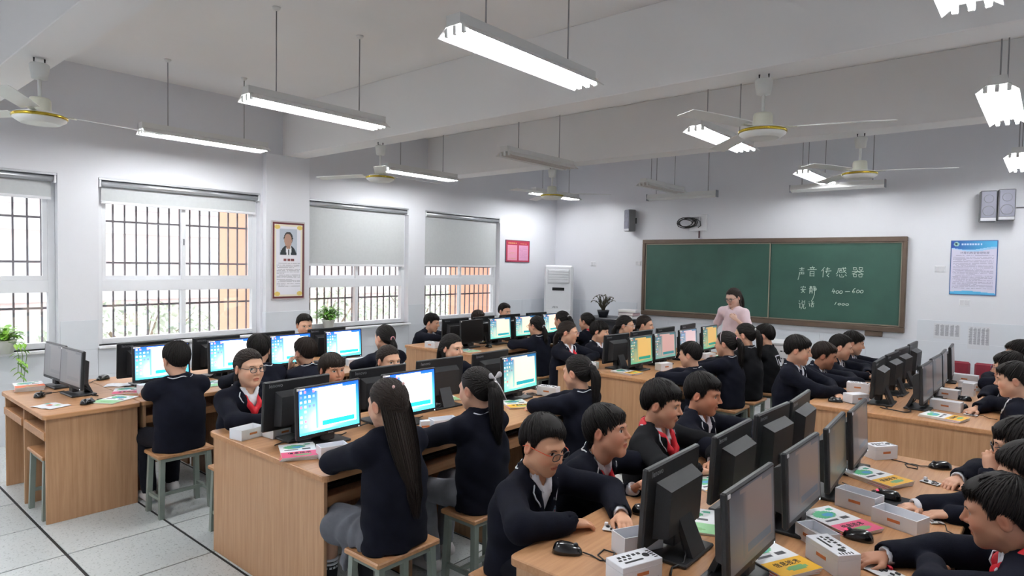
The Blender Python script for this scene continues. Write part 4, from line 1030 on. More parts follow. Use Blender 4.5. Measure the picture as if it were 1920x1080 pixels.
tag(MB().box((0, 0, .002), (.24, .2, .003), bev=.001).build('mouse_pad', mat('mouse_pad', lin(36, 37, 42), .8, noise=.1), None, False, (6.93, 3.30, TOPZ), R(-8)), 'dark mouse pad under the red-lit mouse', 'mouse pad')
M5 = mouse(6.90, 3.33, R(95), 'black mouse with red light on the mouse pad', True); M5.location.z = TOPZ + .004
board(7.09, 3.17, R(-50), 'circuit board at the corner of the mouse pad'); carton(7.0, 3.01, R(-18), 'tray', 'low open white carton lid beside the pink booklet', (.18, .10, .06)); sheet(6.93, 3.17, R(-20), 'white slip of paper at the mouse pad', .15, .1)
carton(6.79, 2.60, R(-35), 'open', 'open white carton with a dark insert behind the printed carton', (.14, .085, .06)); carton(6.885, 2.43, R(-38), 'print', 'white carton with printed top next to the open carton with insert', (.17, .09, .08)); booklet(6.71, 2.33, R(62), 'yellow', 'yellow banded booklet beside the first screen of the rear outer desk', 3, .007)
board(7.03, 2.50, R(-25), 'large circuit board with a red plug', 1.5, True, False); mouse(6.90, 2.75, R(95), 'black mouse under the hand of the boy in the red scarf', True)
# front outer desk
mouse(6.16, 5.50, R(-70), 'black mouse at the corner of the front outer desk'); carton(6.28, 5.62, R(55), 'plain', 'white carton beside the mouse at the corner of the front outer desk', (.16, .1, .07)); carton(6.19, 6.12, R(5), 'print', 'white carton with logo in front of the boy with the plaster', (.17, .085, .08)); board(6.12, 5.92, R(10), 'circuit board by the folded arms on the front outer desk')
booklet(6.88, 5.46, R(78), 'yellow', 'yellow banded booklet on the edge of the front outer desk', 2, .01); carton(6.86, 5.80, R(-8), 'plain', 'white carton behind the yellow booklet on the front outer desk', (.2, .085, .075)); carton(6.80, 6.38, R(-10), 'plain', 'white carton beside the second screen of the front outer desk', (.18, .085, .075))
carton(6.93, 6.62, R(85), 'plain', 'upright white carton in the hands area of the front outer desk', (.085, .085, .11)); carton(6.95, 6.98, R(-8), 'plain', 'long white carton toward the back wall on the front outer desk', (.24, .09, .07)); carton(6.84, 7.38, R(-6), 'plain', 'white carton at the blackboard end of the front outer desk', (.2, .09, .08))
mouse(6.92, 6.35, R(95), 'black mouse under the second hand on the front outer desk'); mouse(6.93, 5.96, R(95), 'black mouse under the first hand on the front outer desk'); mouse(6.86, 6.8, R(95), 'black mouse under the third hand on the front outer desk'); board(7.02, 5.72, R(-15), 'circuit board near the folded yellow booklet on the front outer desk')
tag(MB().box((0, 0, .002), (.2, .22, .003), bev=.001).build('mouse_pad', MATS['mouse_pad'], None, False, (6.14, 6.82, TOPZ), R(4)), 'dark mouse pad on the front outer desk', 'mouse pad'); M6 = mouse(6.18, 6.86, R(-85), 'red-lit black mouse on the front outer desk pad', True); M6.location.z = TOPZ + .004

# loose monitor leads lying behind the stands
for k, (p, lab) in enumerate([([(6.36, 2.02), (6.44, 1.92), (6.56, 1.90), (6.62, 1.98), (6.58, 2.08), (6.66, 2.16)], 'thick black lead looping between the first monitors of the rear outer desk'),
                              ([(6.53, 2.46), (6.6, 2.40), (6.66, 2.46), (6.62, 2.56), (6.55, 2.62)], 'black lead curled between the second monitors of the rear outer desk'),
                              ([(6.47, 5.52), (6.54, 5.44), (6.64, 5.44), (6.68, 5.52), (6.62, 5.6)], 'thick black lead looping between the first monitors of the front outer desk'),
                              ([(4.1, 5.5), (4.16, 5.44), (4.22, 5.46), (4.26, 5.52)], 'black lead beside the booklets on the front middle desk')]):
    q = np.array(p); tt = np.linspace(0, len(p) - 1, 30); x = np.interp(tt, range(len(p)), q[:, 0]); y = np.interp(tt, range(len(p)), q[:, 1])
    for _ in range(4): x[1:-1] = (x[:-2] + x[2:] + x[1:-1]) / 3; y[1:-1] = (y[:-2] + y[2:] + y[1:-1]) / 3
    tag(MB().tube(np.stack([x - x[0], y - y[0], .005 + .008 * np.sin(tt * 1.3) ** 2], 1), .0045, 6).build('monitor_lead', CABL, None, True, (x[0], y[0], TOPZ)), lab, 'cable')
# ------------------------------------------------------------------ implicit surfaces -> meshes (surface nets)
def smin(a, b, k):
    h = np.maximum(k - np.abs(a - b), 0) / k
    return np.minimum(a, b) - h * h * k * .25
A3 = lambda *a: np.array(a, float)
class SDF:
    def __init__(s): s.ops = []
    def cone(s, a, b, ra, rb, k=.012, sub=False, u=None, q=1.0):
        """tapered capsule; u, q: flattened so that the direction normal to u and the axis is scaled by q"""
        a, b = A3(*a), A3(*b); r = max(ra, rb)
        s.ops.append(('c', np.minimum(a, b) - r, np.maximum(a, b) + r, k, sub, (a, b, ra, rb, None if u is None else A3(*u) / np.linalg.norm(u), q))); return s
    def ell(s, c, r, k=.012, sub=False, M=None):
        c, r = A3(*c), A3(*r); m = r.max() if M is not None else r
        s.ops.append(('e', c - m, c + m, k, sub, (c, r, M))); return s
    def fn(s, f, lo, hi, k=.006):
        s.ops.append(('f', A3(*lo), A3(*hi), k, True, f)); return s
    @staticmethod
    def dist(op, P):
        t, _, _, _, _, g = op
        if t == 'c':
            a, b, ra, rb, u, q = g; ab = b - a; p = P - a; L = max(ab @ ab, 1e-9)
            tt = np.clip(p @ ab / L, 0, 1); v = p - tt[..., None] * ab; r = ra + (rb - ra) * tt
            if u is None: return np.sqrt((v * v).sum(-1)) - r
            w = np.cross(ab, u); w /= np.linalg.norm(w) + 1e-9
            lw = v @ w; rest = (v * v).sum(-1) - lw * lw
            return (np.sqrt(np.maximum(rest, 0) + (lw / q) ** 2) - r) * min(1, .5 + .5 * q)
        if t == 'e':
            c, r, M = g; p = P - c
            if M is not None: p = p @ M
            k0 = np.sqrt(((p / r) ** 2).sum(-1)); k1 = np.sqrt(((p / r ** 2) ** 2).sum(-1)) + 1e-9
            return k0 * (k0 - 1) / k1
        return g(P)
    def at(s, P):
        D = np.full(P.shape[:-1], 9.0)
        for op in s.ops:
            d = s.dist(op, P); D = -smin(-D, d, op[3]) if op[4] else smin(D, d, op[3])
        return D
    def project(s, P, off=0.0, n=6):
        P = np.array(P, float); e = 1e-3
        for _ in range(n):
            d = s.at(P) - off
            g = np.stack([s.at(P + e * np.eye(3)[i]) - s.at(P - e * np.eye(3)[i]) for i in range(3)], -1) / (2 * e)
            P = P - np.clip(d, -.03, .03)[..., None] * g / ((g * g).sum(-1)[..., None] + 1e-6)
        return P
    def mesh(s, h, disp=None):
        ad = [o for o in s.ops if not o[4]]
        lo = np.min([o[1] for o in ad], 0) - 3 * h; hi = np.max([o[2] for o in ad], 0) + 3 * h
        n = np.ceil((hi - lo) / h).astype(int) + 1
        ax = [lo[i] + h * np.arange(n[i]) for i in range(3)]
        D = np.full(n, 9.0)
        for op in s.ops:
            m = op[3] + 2.5 * h
            i0 = np.clip(np.floor((op[1] - m - lo) / h).astype(int), 0, n); i1 = np.clip(np.ceil((op[2] + m - lo) / h).astype(int) + 1, 0, n)
            if (i1 <= i0).any(): continue
            sl = tuple(slice(a, b) for a, b in zip(i0, i1))
            P = np.stack(np.meshgrid(*[ax[i][sl[i]] for i in range(3)], indexing='ij'), -1)
            d = s.dist(op, P)
            D[sl] = -smin(-D[sl], d, op[3]) if op[4] else smin(D[sl], d, op[3])
        if disp is not None:
            near = np.abs(D) < .03; idx = np.argwhere(near); D[near] += disp(lo + idx * h)
        return nets(D, lo, h)
def nets(D, lo, h):
    S = D < 0; n = np.array(D.shape) - 1
    cnt = np.zeros(n, np.int8)
    cor = [(i, j, k) for i in (0, 1) for j in (0, 1) for k in (0, 1)]
    for c in cor: cnt += S[c[0]:c[0] + n[0], c[1]:c[1] + n[1], c[2]:c[2] + n[2]]
    act = np.argwhere((cnt > 0) & (cnt < 8))
    if len(act) == 0: return np.zeros((0, 3)), np.zeros((0, 4), int)
    ind = np.full(n, -1, np.int64); ind[tuple(act.T)] = np.arange(len(act))
    vals = np.stack([D[act[:, 0] + c[0], act[:, 1] + c[1], act[:, 2] + c[2]] for c in cor], 1)
    acc = np.zeros((len(act), 3)); w = np.zeros(len(act)); C_ = np.array(cor, float)
    for a in range(8):
        for b in range(a + 1, 8):
            if np.abs(C_[a] - C_[b]).sum() != 1: continue
            va, vb = vals[:, a], vals[:, b]; m = (va < 0) != (vb < 0)
            t = np.where(m, va / np.where(m, va - vb, 1), 0)
            acc += np.where(m[:, None], C_[a] + t[:, None] * (C_[b] - C_[a]), 0); w += m
    V = lo + h * (act + acc / w[:, None])
    Q = []
    for d in range(3):
        e = [0, 0, 0]; e[d] = 1; u, v = (d + 1) % 3, (d + 2) % 3
        a = S[:S.shape[0] - e[0], :S.shape[1] - e[1], :S.shape[2] - e[2]]; b = S[e[0]:, e[1]:, e[2]:]
        X = np.argwhere(a != b); X = X[(X[:, u] > 0) & (X[:, v] > 0) & (X[:, u] < n[u]) & (X[:, v] < n[v])]
        du = np.zeros(3, int); du[u] = 1; dv = np.zeros(3, int); dv[v] = 1
        q = np.stack([ind[tuple((X - du - dv).T)], ind[tuple((X - dv).T)], ind[tuple(X.T)], ind[tuple((X - du).T)]], 1)
        fl = ~a[tuple(X.T)]; q[fl] = q[fl][:, ::-1]; Q.append(q[(q >= 0).all(1)])
    return V, np.concatenate(Q)
def wrinkle(amp, seed):
    p = np.random.default_rng(seed).uniform(0, 6, 8)
    def f(P):
        x, y, z = P[:, 0], P[:, 1], P[:, 2]; w = .03 * np.sin(9 * z + p[4]) + .02 * np.sin(13 * x + p[5]); x = x + w; y = y + w
        a = np.sin(38 * x + 24 * z + p[0]) * np.sin(20 * y - 33 * z + p[1]); b = np.sin(62 * z + 34 * x - 21 * y + p[2]); c = np.sin(14 * x + 11 * y + 17 * z + p[3])
        return amp * (a + .55 * np.maximum(b, -.2) * (.5 + .5 * c) + .6 * c)
    return f

# ------------------------------------------------------------------ head, hands, hair in their own frames (x right, y forward, z up)
def head_sdf(adult=False, ear=True):
    s = SDF()
    s.ell((0, -.012, .03), (.076, .094, .084)); s.ell((0, .026, -.025), (.060, .062, .085), .03)
    s.cone((0, .012, -.062), (0, .064, -.095), .048, .02, .03)
    for x in (-1, 1):
        s.ell((x * .034, .056, -.034), (.026, .028, .030), .03)
        s.cone((x * .049, .01, -.052), (x * .017, .062, -.092), .021, .015, .03)
        s.cone((x * .012, .086, .024), (x * .044, .072, .021), .008, .008, .02)
    for x in (-1, 1): s.ell((x * .031, .099, .004), (.02, .014, .012), .016, True)
    s.cone((0, .086, .014), (0, .1085, -.024), .006, .0098, .012)
    for x in (-1, 1): s.ell((x * .0115, .096, -.030), (.0075, .009, .0068), .007)
    s.cone((-.014, .0865, -.0565), (.014, .0865, -.0565), .0058, .0058, .008); s.ell((0, .092, -.056), (.011, .007, .0055), .007)
    s.cone((-.011, .0865, -.068), (.011, .0865, -.068), .0066, .0066, .008)
    s.fn(lambda P: np.sqrt((P[..., 1] - .096) ** 2 + (P[..., 2] + .0622) ** 2) - .0042, (-.022, .085, -.07), (.022, .105, -.055), .004)
    if ear:
        for x in (-1, 1):
            a = R(14) * x; M = np.array(Matrix.Rotation(-a, 3, 'Z') @ Matrix.Rotation(R(-14), 3, 'X'))
            s.ell((x * .078, -.012, -.01), (.0085, .020, .031), .008, M=M)
            s.ell((x * .0865, -.008, -.006), (.006, .010, .017), .004, True, M=M)
    s.cone((0, -.014, -.05), (0, -.024, -.115), .046, .046, .03)
    return s
HEAD = head_sdf()
def head_mesh(h):
    V, Q = HEAD.mesh(h)
    k = V[:, 2] > -.172
    return V, Q
HEADS = {}
def get_head(h):
    if h not in HEADS: HEADS[h] = HEAD.mesh(h)
    return HEADS[h]
def hand_sdf(kind):
    """right hand, wrist at origin, fingers along +y, back of the hand up (+z), thumb on -x"""
    s = SDF()
    curl = {'rest': ((.25, .45, .3), -.1), 'mouse': ((.15, .5, .35), -.05), 'fist': ((1.0, 1.35, .8), .3), 'point': ((.35, .9, .5), .1)}[kind]
    s.cone((0, -.035, 0), (0, .008, 0), .023, .022, .012, u=(1, 0, 0), q=.78)
    s.ell((0, .036, -.002), (.034, .042, .0135), .014)
    for i, (x, L_) in enumerate(((-.0255, .064), (-.0085, .072), (.0085, .067), (.0245, .052))):
        s.cone((x * .6, .015, .0), (x, .068 - abs(x + .004) * .25, -.001), .0105, .0105, .01)
        p = A3(x, .068 - abs(x + .004) * .25, -.001); a = 0.0; sp = x * 3.0
        for j, f in enumerate((.45, .30, .25)):
            a += curl[0][j] * (1 + .12 * (i - 1.5))
            d = A3(math.sin(sp) * math.cos(a), math.cos(sp) * math.cos(a), -math.sin(a)); q = p + d * L_ * f
            s.cone(p, q, .0088 - .0008 * j, .0082 - .001 * j, .0035); p = q
    p = A3(-.024, .014, -.006)
    if kind == 'fist': T_ = [(-.034, .045, -.016), (-.016, .064, -.028), (.0, .068, -.03)]
    else: T_ = [(-.046, .036, -.012), (-.05, .06, -.018), (-.046, .08, -.021)]
    for j, q in enumerate(T_):
        s.cone(p, q, .0125 - .0022 * j, .0108 - .0022 * j, .008); p = A3(*q)
    return s
HANDS = {}
def get_hand(kind, h):
    if (kind, h) not in HANDS: HANDS[(kind, h)] = hand_sdf(kind).mesh(h)
    return HANDS[(kind, h)]
def zline(pts):
    ys = np.array([p[0] for p in pts]); zs = np.array([p[1] for p in pts])
    return lambda y: np.interp(y, ys, zs)
HL = {'boy': zline([(-.13, -.07), (-.085, -.066), (-.055, -.05), (-.03, .0), (-.005, .012), (.012, -.004), (.026, -.002), (.036, .03), (.055, .046), (.08, .05), (.13, .05)]),
      'crop': zline([(-.13, -.06), (-.085, -.056), (-.055, -.035), (-.03, .008), (-.005, .018), (.012, .004), (.024, .01), (.034, .045), (.055, .066), (.08, .07), (.13, .07)]),
      'girl': zline([(-.13, -.085), (-.08, -.08), (-.05, -.05), (-.025, .0), (.0, .01), (.015, -.008), (.026, .0), (.038, .036), (.055, .06), (.08, .068), (.13, .07)]),
      'bang': zline([(-.13, -.1), (-.08, -.095), (-.05, -.06), (-.02, -.03), (.02, -.03), (.035, .01), (.05, .034), (.13, .036)])}
HC, HR = A3(0, -.014, .034), A3(.082, .1, .087)
def hair_sdf(style, seed=0):
    sl = (.28, -.3, .1)[seed % 3] if style in ('boy', 'crop') else .05
    s = SDF(); base = {'boy': 'boy', 'crop': 'crop', 'bang': 'bang'}.get(style, 'girl'); zl = HL[base]
    if base == 'boy':
        s.ell((0, -.012, .046), (.0835, .0985, .086), .01); s.ell((0, -.05, .006), (.068, .060, .074), .03); s.ell((0, .044, .076), (.06, .044, .032), .02)
        for x in (-1, 1): s.ell((x * .0715, .012, .012), (.007, .014, .024), .01)
    elif base == 'crop':
        s.ell((0, -.008, .046), (.0815, .1, .087), .01); s.ell((0, -.05, .006), (.066, .058, .07), .03)
    else:
        s.ell(HC, HR, .01); s.ell((0, -.05, .0), (.068, .062, .078), .03)
        if base == 'bang': s.ell((0, .052, .058), (.064, .044, .034), .02)
    s.fn(lambda P: P[..., 2] - zl(P[..., 1]) - (.009 * np.sin(P[..., 0] * 70 + 1.5) * np.sin(P[..., 0] * 31) + sl * P[..., 0]) * np.clip((P[..., 1] - .03) / .02, 0, 1), (-.12, -.14, -.14), (.12, .14, .09), .014)
    if style in ('pony', 'bow', 'pony_low'):
        c, rr = TAILS[style]
        for a, b, r1, r2 in zip(c[:-1], c[1:], rr[:-1], rr[1:]): s.cone(a, b, r1 * .85, r2 * .85, .02)
    if style == 'bun': s.ell((0, -.112, .03), (.036, .028, .034), .01)
    if style == 'long':
        c, rr = TAILS['long']
        for a, b, r1, r2 in zip(c[:-1], c[1:], rr[:-1], rr[1:]): s.cone(a, b, r1 * .84, r2 * .8, .03, u=(1, 0, 0), q=.38)
    if style == 'loose':
        for x in (-1, 1): s.cone((x * .066, -.03, .0), (x * .068, -.03, -.15), .028, .016, .03, u=(0, 1, 0), q=.5)
        s.cone((0, -.075, .0), (0, -.08, -.17), .07, .045, .03, u=(1, 0, 0), q=.4)
    return s, base
_t = A3(0, -.104, .02); _l = A3(0, -.098, -.03)
TAILS = {'pony': (np.array([_t, _t + (0, -.028, .002), _t + (0, -.044, -.05), _t + (0, -.036, -.13), _t + (0, -.022, -.22), _t + (0, -.02, -.27)]), [.012, .022, .030, .028, .018, .006]),
         'bow': (np.array([_t, _t + (0, -.022, -.004), _t + (0, -.036, -.06), _t + (0, -.032, -.14), _t + (0, -.03, -.22), _t + (0, -.03, -.30)]), [.012, .024, .034, .036, .028, .01]),
         'pony_low': (np.array([_l, _l + (0, -.018, -.01), _l + (0, -.03, -.05), _l + (0, -.028, -.10), _l + (0, -.025, -.15), _l + (0, -.025, -.2)]), [.014, .022, .028, .026, .018, .006]),
         'long': (np.array([A3(0, -.05, .03), A3(0, -.078, -.07), A3(0, -.10, -.18), A3(.005, -.118, -.29), A3(.01, -.128, -.40), A3(.015, -.13, -.50)]), [.075, .078, .074, .062, .04, .012])}
def lock_strip(paths, nrm, w0, hgt):
    """paths (N,M,3), nrm (N,M,3) outward; returns tapered three-sided locks"""
    N_, M_ = paths.shape[:2]; T = np.gradient(paths, axis=1); T /= np.linalg.norm(T, axis=-1, keepdims=True) + 1e-9
    B = np.cross(T, nrm); B /= np.linalg.norm(B, axis=-1, keepdims=True) + 1e-9
    t = np.linspace(0, 1, M_); pr = np.clip(np.minimum(1, .35 + t * 3) * (1 - t ** 3 * .93), .05, 1)[None, :, None] * np.asarray(w0).reshape(-1, 1, 1)
    V = np.stack([paths - B * pr, paths + nrm * pr * hgt, paths + B * pr], 2)   # N,M,3,3
    idx = np.arange(N_ * M_ * 3).reshape(N_, M_, 3); F = []
    for e in range(3):
        f = (e + 1) % 3; F.append(np.stack([idx[:, :-1, e], idx[:, 1:, e], idx[:, 1:, f], idx[:, :-1, f]], -1).reshape(-1, 4))
    return V.reshape(-1, 3), np.concatenate(F)[:, ::-1]
def locks(sd, style, base, n, seed):
    rg = np.random.default_rng(seed); zl = HL[base]; M_ = 6; out = []; Rr = HR * 1.08; sl = (.28, -.3, .1)[seed % 3] if style in ('boy', 'crop') else .05
    if base in ('boy', 'crop', 'bang'):
        ph = rg.uniform(0, 2 * PI, n); tilt = R(-24); th = np.linspace(.04, 2.5, 60)
        d = np.stack([np.sin(th)[None] * np.sin(ph)[:, None] * np.ones((1, 60)), np.sin(th)[None] * np.cos(ph)[:, None], np.cos(th)[None] * np.ones((n, 1))], -1)
        ca, sa = math.cos(tilt), math.sin(tilt); d = np.stack([d[..., 0], d[..., 1] * ca + d[..., 2] * sa, -d[..., 1] * sa + d[..., 2] * ca], -1)
        sw = (rg.uniform(-.25, .45, n)[:, None] * np.linspace(0, 1, 60)[None] ** 2); d = np.stack([d[..., 0] * np.cos(sw) + d[..., 1] * np.sin(sw), -d[..., 0] * np.sin(sw) + d[..., 1] * np.cos(sw), d[..., 2]], -1)
        P = HC + d * Rr
        ov = np.where(np.cos(ph) > .3, rg.uniform(-.006, .022, n), rg.uniform(-.006, .005, n)) * (1 if base != 'crop' else .4); ov = ov[:, None]
        ok = P[..., 2] > zl(P[..., 1]) + sl * P[..., 0] * (P[..., 1] > .04) - ov
        end = np.where(ok.all(1), 59, np.argmin(ok, 1)); st = (end * rg.uniform(.0, .6, n)).astype(int)
        ii = (st[:, None] + (end - st)[:, None] * np.linspace(0, 1, M_)[None]).round().astype(int)
        Pp = np.take_along_axis(P, ii[..., None].repeat(3, -1), 1); nr = (Pp - HC) / Rr ** 2; nr /= np.linalg.norm(nr, axis=-1, keepdims=True)
        z0 = Pp[..., 2].copy(); Q_ = sd.project(Pp, .0006, 4); bad = (Q_[..., 2] - z0) > .004
        Pp = np.where(bad[..., None], np.stack([Pp[..., 0] * .93, HC[1] + (Pp[..., 1] - HC[1]) * .955, Pp[..., 2]], -1), Q_)
        lift = np.linspace(0, 1, M_)[None, :, None] ** 2 * rg.uniform(-.001, .004, (n, 1, 1)) + rg.uniform(-.0012, .0022, (n, 1, 1)); Pp = Pp + nr * lift
        out.append(lock_strip(Pp, nr, rg.uniform(.002, .0062, n), .55))
    else:
        tie = {'bun': A3(0, -.118, .03), 'long': A3(0, -.1, -.03), 'loose': A3(0, -.1, -.05), 'pony_low': _l}.get(style, _t)
        a = rg.uniform(-PI, PI, n); f = np.stack([np.sin(a), np.cos(a)], 1); el = np.where(f[:, 1] > 0, rg.uniform(.3, 1.35, n), rg.uniform(-.75, 1.2, n))
        d0 = np.stack([f[:, 0] * np.cos(el), f[:, 1] * np.cos(el), np.sin(el)], 1)
        P0 = HC + d0 * HR; low = P0[:, 2] < zl(P0[:, 1]); P0[low, 2] = zl(P0[low, 1]); d0 = (P0 - HC) / HR; d0 /= np.linalg.norm(d0, axis=1, keepdims=True)
        d1 = (tie - HC) / HR; d1 = d1 / np.linalg.norm(d1) + rg.normal(scale=.05, size=(n, 3)); d1 /= np.linalg.norm(d1, axis=1, keepdims=True)
        t = np.linspace(0, .98, M_)[None, :, None]; d = d0[:, None] * (1 - t) + d1[:, None] * t; d += np.array([0, 0, .12]) * np.sin(t * PI); d /= np.linalg.norm(d, axis=-1, keepdims=True)
        P = HC + d * HR; nr = d / HR; nr /= np.linalg.norm(nr, axis=-1, keepdims=True)
        P[:, 1:] = sd.project(P[:, 1:], .0005, 3)
        out.append(lock_strip(P, nr, rg.uniform(.003, .0055, n), .32))
        c = None
        if style in TAILS: c, rad = TAILS[style]
        if style == 'loose': c = np.array([A3(0, -.085, .03), A3(0, -.093, -.05), A3(0, -.095, -.12), A3(0, -.095, -.17), A3(0, -.093, -.2)]); rad = [.06, .07, .065, .055, .045]
        if c is not None:
            m = int(n * .8); tt = np.linspace(0, 1, M_ + 2); ti = np.linspace(0, 1, len(c)); C_ = np.stack([np.interp(tt, ti, c[:, k]) for k in range(3)], 1); rr = np.interp(tt, ti, rad)
            an = rg.uniform(0, 2 * PI, m); fl = .42 if style in ('long', 'loose') else 1.0
            o = np.stack([np.cos(an), np.sin(an) * fl, np.zeros(m)], 1); P = C_[None] + o[:, None] * rr[None, :, None] * rg.uniform(.82, 1.12, (m, 1, 1)); P[:, -1, 2] += rg.uniform(-.03, .06, m); P[:, -2:, :2] += rg.normal(scale=.006, size=(m, 2, 2))
            nr = np.repeat(o[:, None], len(tt), 1); nr /= np.linalg.norm(nr, axis=-1, keepdims=True) + 1e-9
            out.append(lock_strip(P, nr, rg.uniform(.003, .0065, m), .4))
    V = []; F = []; k = 0
    for v, f in out: V.append(v); F.append(f + k); k += len(v)
    return np.concatenate(V), np.concatenate(F)
HAIRS = {}
def get_hair(style, lod, seed):
    key = (style, lod, seed)
    if key not in HAIRS:
        s, base = hair_sdf(style, seed); V, Q = s.mesh(.007 if lod == 0 else .010)
        v, f = locks(s, style, base, (520, 150)[lod > 0], seed)
        HAIRS[key] = (np.concatenate([V, v]), np.concatenate([Q, f + len(V)]))
    return HAIRS[key]

# ------------------------------------------------------------------ people
SKIN = mat('skin', (1, 1, 1, 1), .5, attr='col', spec=.35); HAIRM = mat('hair_black', lin(21, 18, 18), .58, noise=.5, scale=120, stretch=(3, 3, .4), rgb2=lin(30, 26, 24), spec=.2)
HAIRB = mat('hair_brown', lin(34, 27, 24), .58, noise=.5, scale=120, stretch=(3, 3, .4), rgb2=lin(46, 36, 31), spec=.2)
NAVY = mat('navy_blazer', lin(20, 22, 34), .9, noise=.3, scale=14, bump=.25, bscale=500, spec=.15); BLACKJ = mat('black_jacket', lin(16, 17, 21), .85, noise=.25, scale=25, bump=.25, bscale=500, spec=.2)
SHIRT = mat('white_shirt', lin(226, 228, 236), .8, noise=.04, scale=30); REDS = mat('red_scarf', lin(204, 14, 36), .6, noise=.2, scale=18); PIPE = mat('white_piping', lin(224, 226, 232), .7)
TROU = mat('dark_trousers', lin(21, 22, 30), .9, noise=.2, scale=25, spec=.15); GREYT = mat('grey_trousers', lin(120, 122, 130), .85, noise=.15, scale=20); SKIRT = mat('grey_skirt', lin(92, 94, 102), .85, noise=.2, scale=16)
SHOEW = mat('white_shoe', lin(216, 212, 212), .5, noise=.08); SHOEB = mat('dark_shoe', lin(34, 34, 42), .45, noise=.1); PINKB = mat('pink_blouse', lin(232, 208, 214), .7, noise=.06, scale=20, sheen=.2)
EYEM = mat('eye', (1, 1, 1, 1), .2, attr='col'); BROW = mat('eyebrow', lin(38, 30, 28), .7)
def vcol(me, cols):
    ca = me.color_attributes.new('col', 'FLOAT_COLOR', 'POINT'); ca.data.foreach_set('color', np.concatenate([cols, np.ones((len(cols), 1))], 1).astype(np.float32).ravel())
EYE_CACHE = {}
def eye_arrays(side):
    if side in EYE_CACHE: return EYE_CACHE[side]
    n, m = 17, 9; S_, T_ = np.meshgrid(np.linspace(-1, 1, n), np.linspace(-1, 1, m), indexing='ij')
    hgt = .0066 * np.clip(1 - S_ ** 2, 0, 1) ** .6
    X = side * .0315 + S_ * .0152; Z = .0035 + T_ * hgt + side * S_ * .0012
    P = HEAD.project(np.stack([X, np.full_like(X, .085), Z], -1).reshape(-1, 3), .0009); bul = (1 - S_.ravel() ** 2) * (1 - T_.ravel() ** 2); P[:, 1] += bul * .0022
    col = np.tile(np.array(lin(214, 205, 200)[:3]), (n * m, 1)); r = np.hypot(X.ravel() - side * .0315, Z.ravel() - .004)
    col[r < .0064] = lin(40, 28, 24)[:3]; col[T_.ravel() > .55] = lin(34, 26, 24)[:3]; col[np.abs(S_.ravel()) > .93] = lin(60, 44, 40)[:3]
    i, j = np.meshgrid(np.arange(n - 1), np.arange(m - 1), indexing='ij'); a = (i * m + j).ravel(); F = np.stack([a, a + m, a + m + 1, a + 1], 1)
    EYE_CACHE[side] = (P, F, col); return EYE_CACHE[side]
def brow_path(side):
    p = [(side * x, .09, z) for x, z in ((.016, .0195), (.024, .0225), (.034, .0235), (.043, .0215), (.049, .0185))]
    return HEAD.project(np.array(p), .0008)
BROWP = {s: brow_path(s) for s in (-1, 1)}
def xf(M, V): M = np.array(M); return V @ M[:3, :3].T + M[:3, 3]
def skin_head_cols(V, tone, hb='boy'):
    base = np.array(lin(*tone)[:3]); C_ = np.tile(base, (len(V), 1))
    def blend(c, r, rgb, a):
        d = np.linalg.norm((V - np.array(c)) / np.array(r), axis=1); w = np.clip(1 - d, 0, 1)[:, None] ** .8 * a; C_[:] = C_ * (1 - w) + np.array(lin(*rgb)[:3]) * w
    red = tuple(int(t * k) for t, k in zip(tone, (1.0, .86, .84)))
    for s in (-1, 1): blend((s * .042, .065, -.034), (.035, .04, .03), red, .8); blend((s * .082, -.01, -.01), (.02, .035, .04), red, .9)
    blend((0, .106, -.026), (.018, .016, .016), red, .8)
    lips = tuple(int(t * k) for t, k in zip(tone, (.93, .66, .66)))
    d = np.abs(V[:, 2] + .0622); m = (np.abs(V[:, 0]) < .021) & (V[:, 1] > .078) & (d < .0105 * np.sqrt(np.clip(1 - (V[:, 0] / .022) ** 2, 0, 1))); C_[m] = C_[m] * .2 + np.array(lin(*lips)[:3]) * .8
    m = m & (d < .002); C_[m] *= .55
    sc_ = np.clip((V[:, 2] - HL[hb](V[:, 1]) + .006) / .012, 0, 1); sc_[(np.abs(V[:, 0]) > .0765) & (V[:, 2] < .03)] = 0; sc_[V[:, 2] < -.085] = 0
    C_[:] = C_ * (1 - sc_[:, None] * .9) + np.array(lin(30, 25, 23)[:3]) * sc_[:, None] * .9
    return C_
def ik(S, W, L1, L2, pole, cost):
    d = W - S; L = np.linalg.norm(d); mx = (L1 + L2) * .985
    if L > mx: W = S + d / L * mx; d = W - S; L = mx
    ax = d / L; a = (L1 * L1 - L2 * L2 + L * L) / (2 * L); r = math.sqrt(max(L1 * L1 - a * a, 0)); c = S + ax * a
    u = np.cross(ax, (0, 0, 1.)); u /= np.linalg.norm(u) + 1e-9; v = np.cross(ax, u)
    best = None
    for k in range(36):
        t = 2 * PI * k / 36; e = c + r * (u * math.cos(t) + v * math.sin(t)); q = cost(e, W) - 1.0 * ((e - c) @ pole) / (r + 1e-6) * .06
        if best is None or q < best[0]: best = (q, e)
    return best[1], W
def frame(y, z):
    """rotation whose columns are x, y, z with y along y and z as near z as possible"""
    y = y / np.linalg.norm(y); x = np.cross(y, z); x /= np.linalg.norm(x); return np.stack([x, y, np.cross(x, y)], 1)
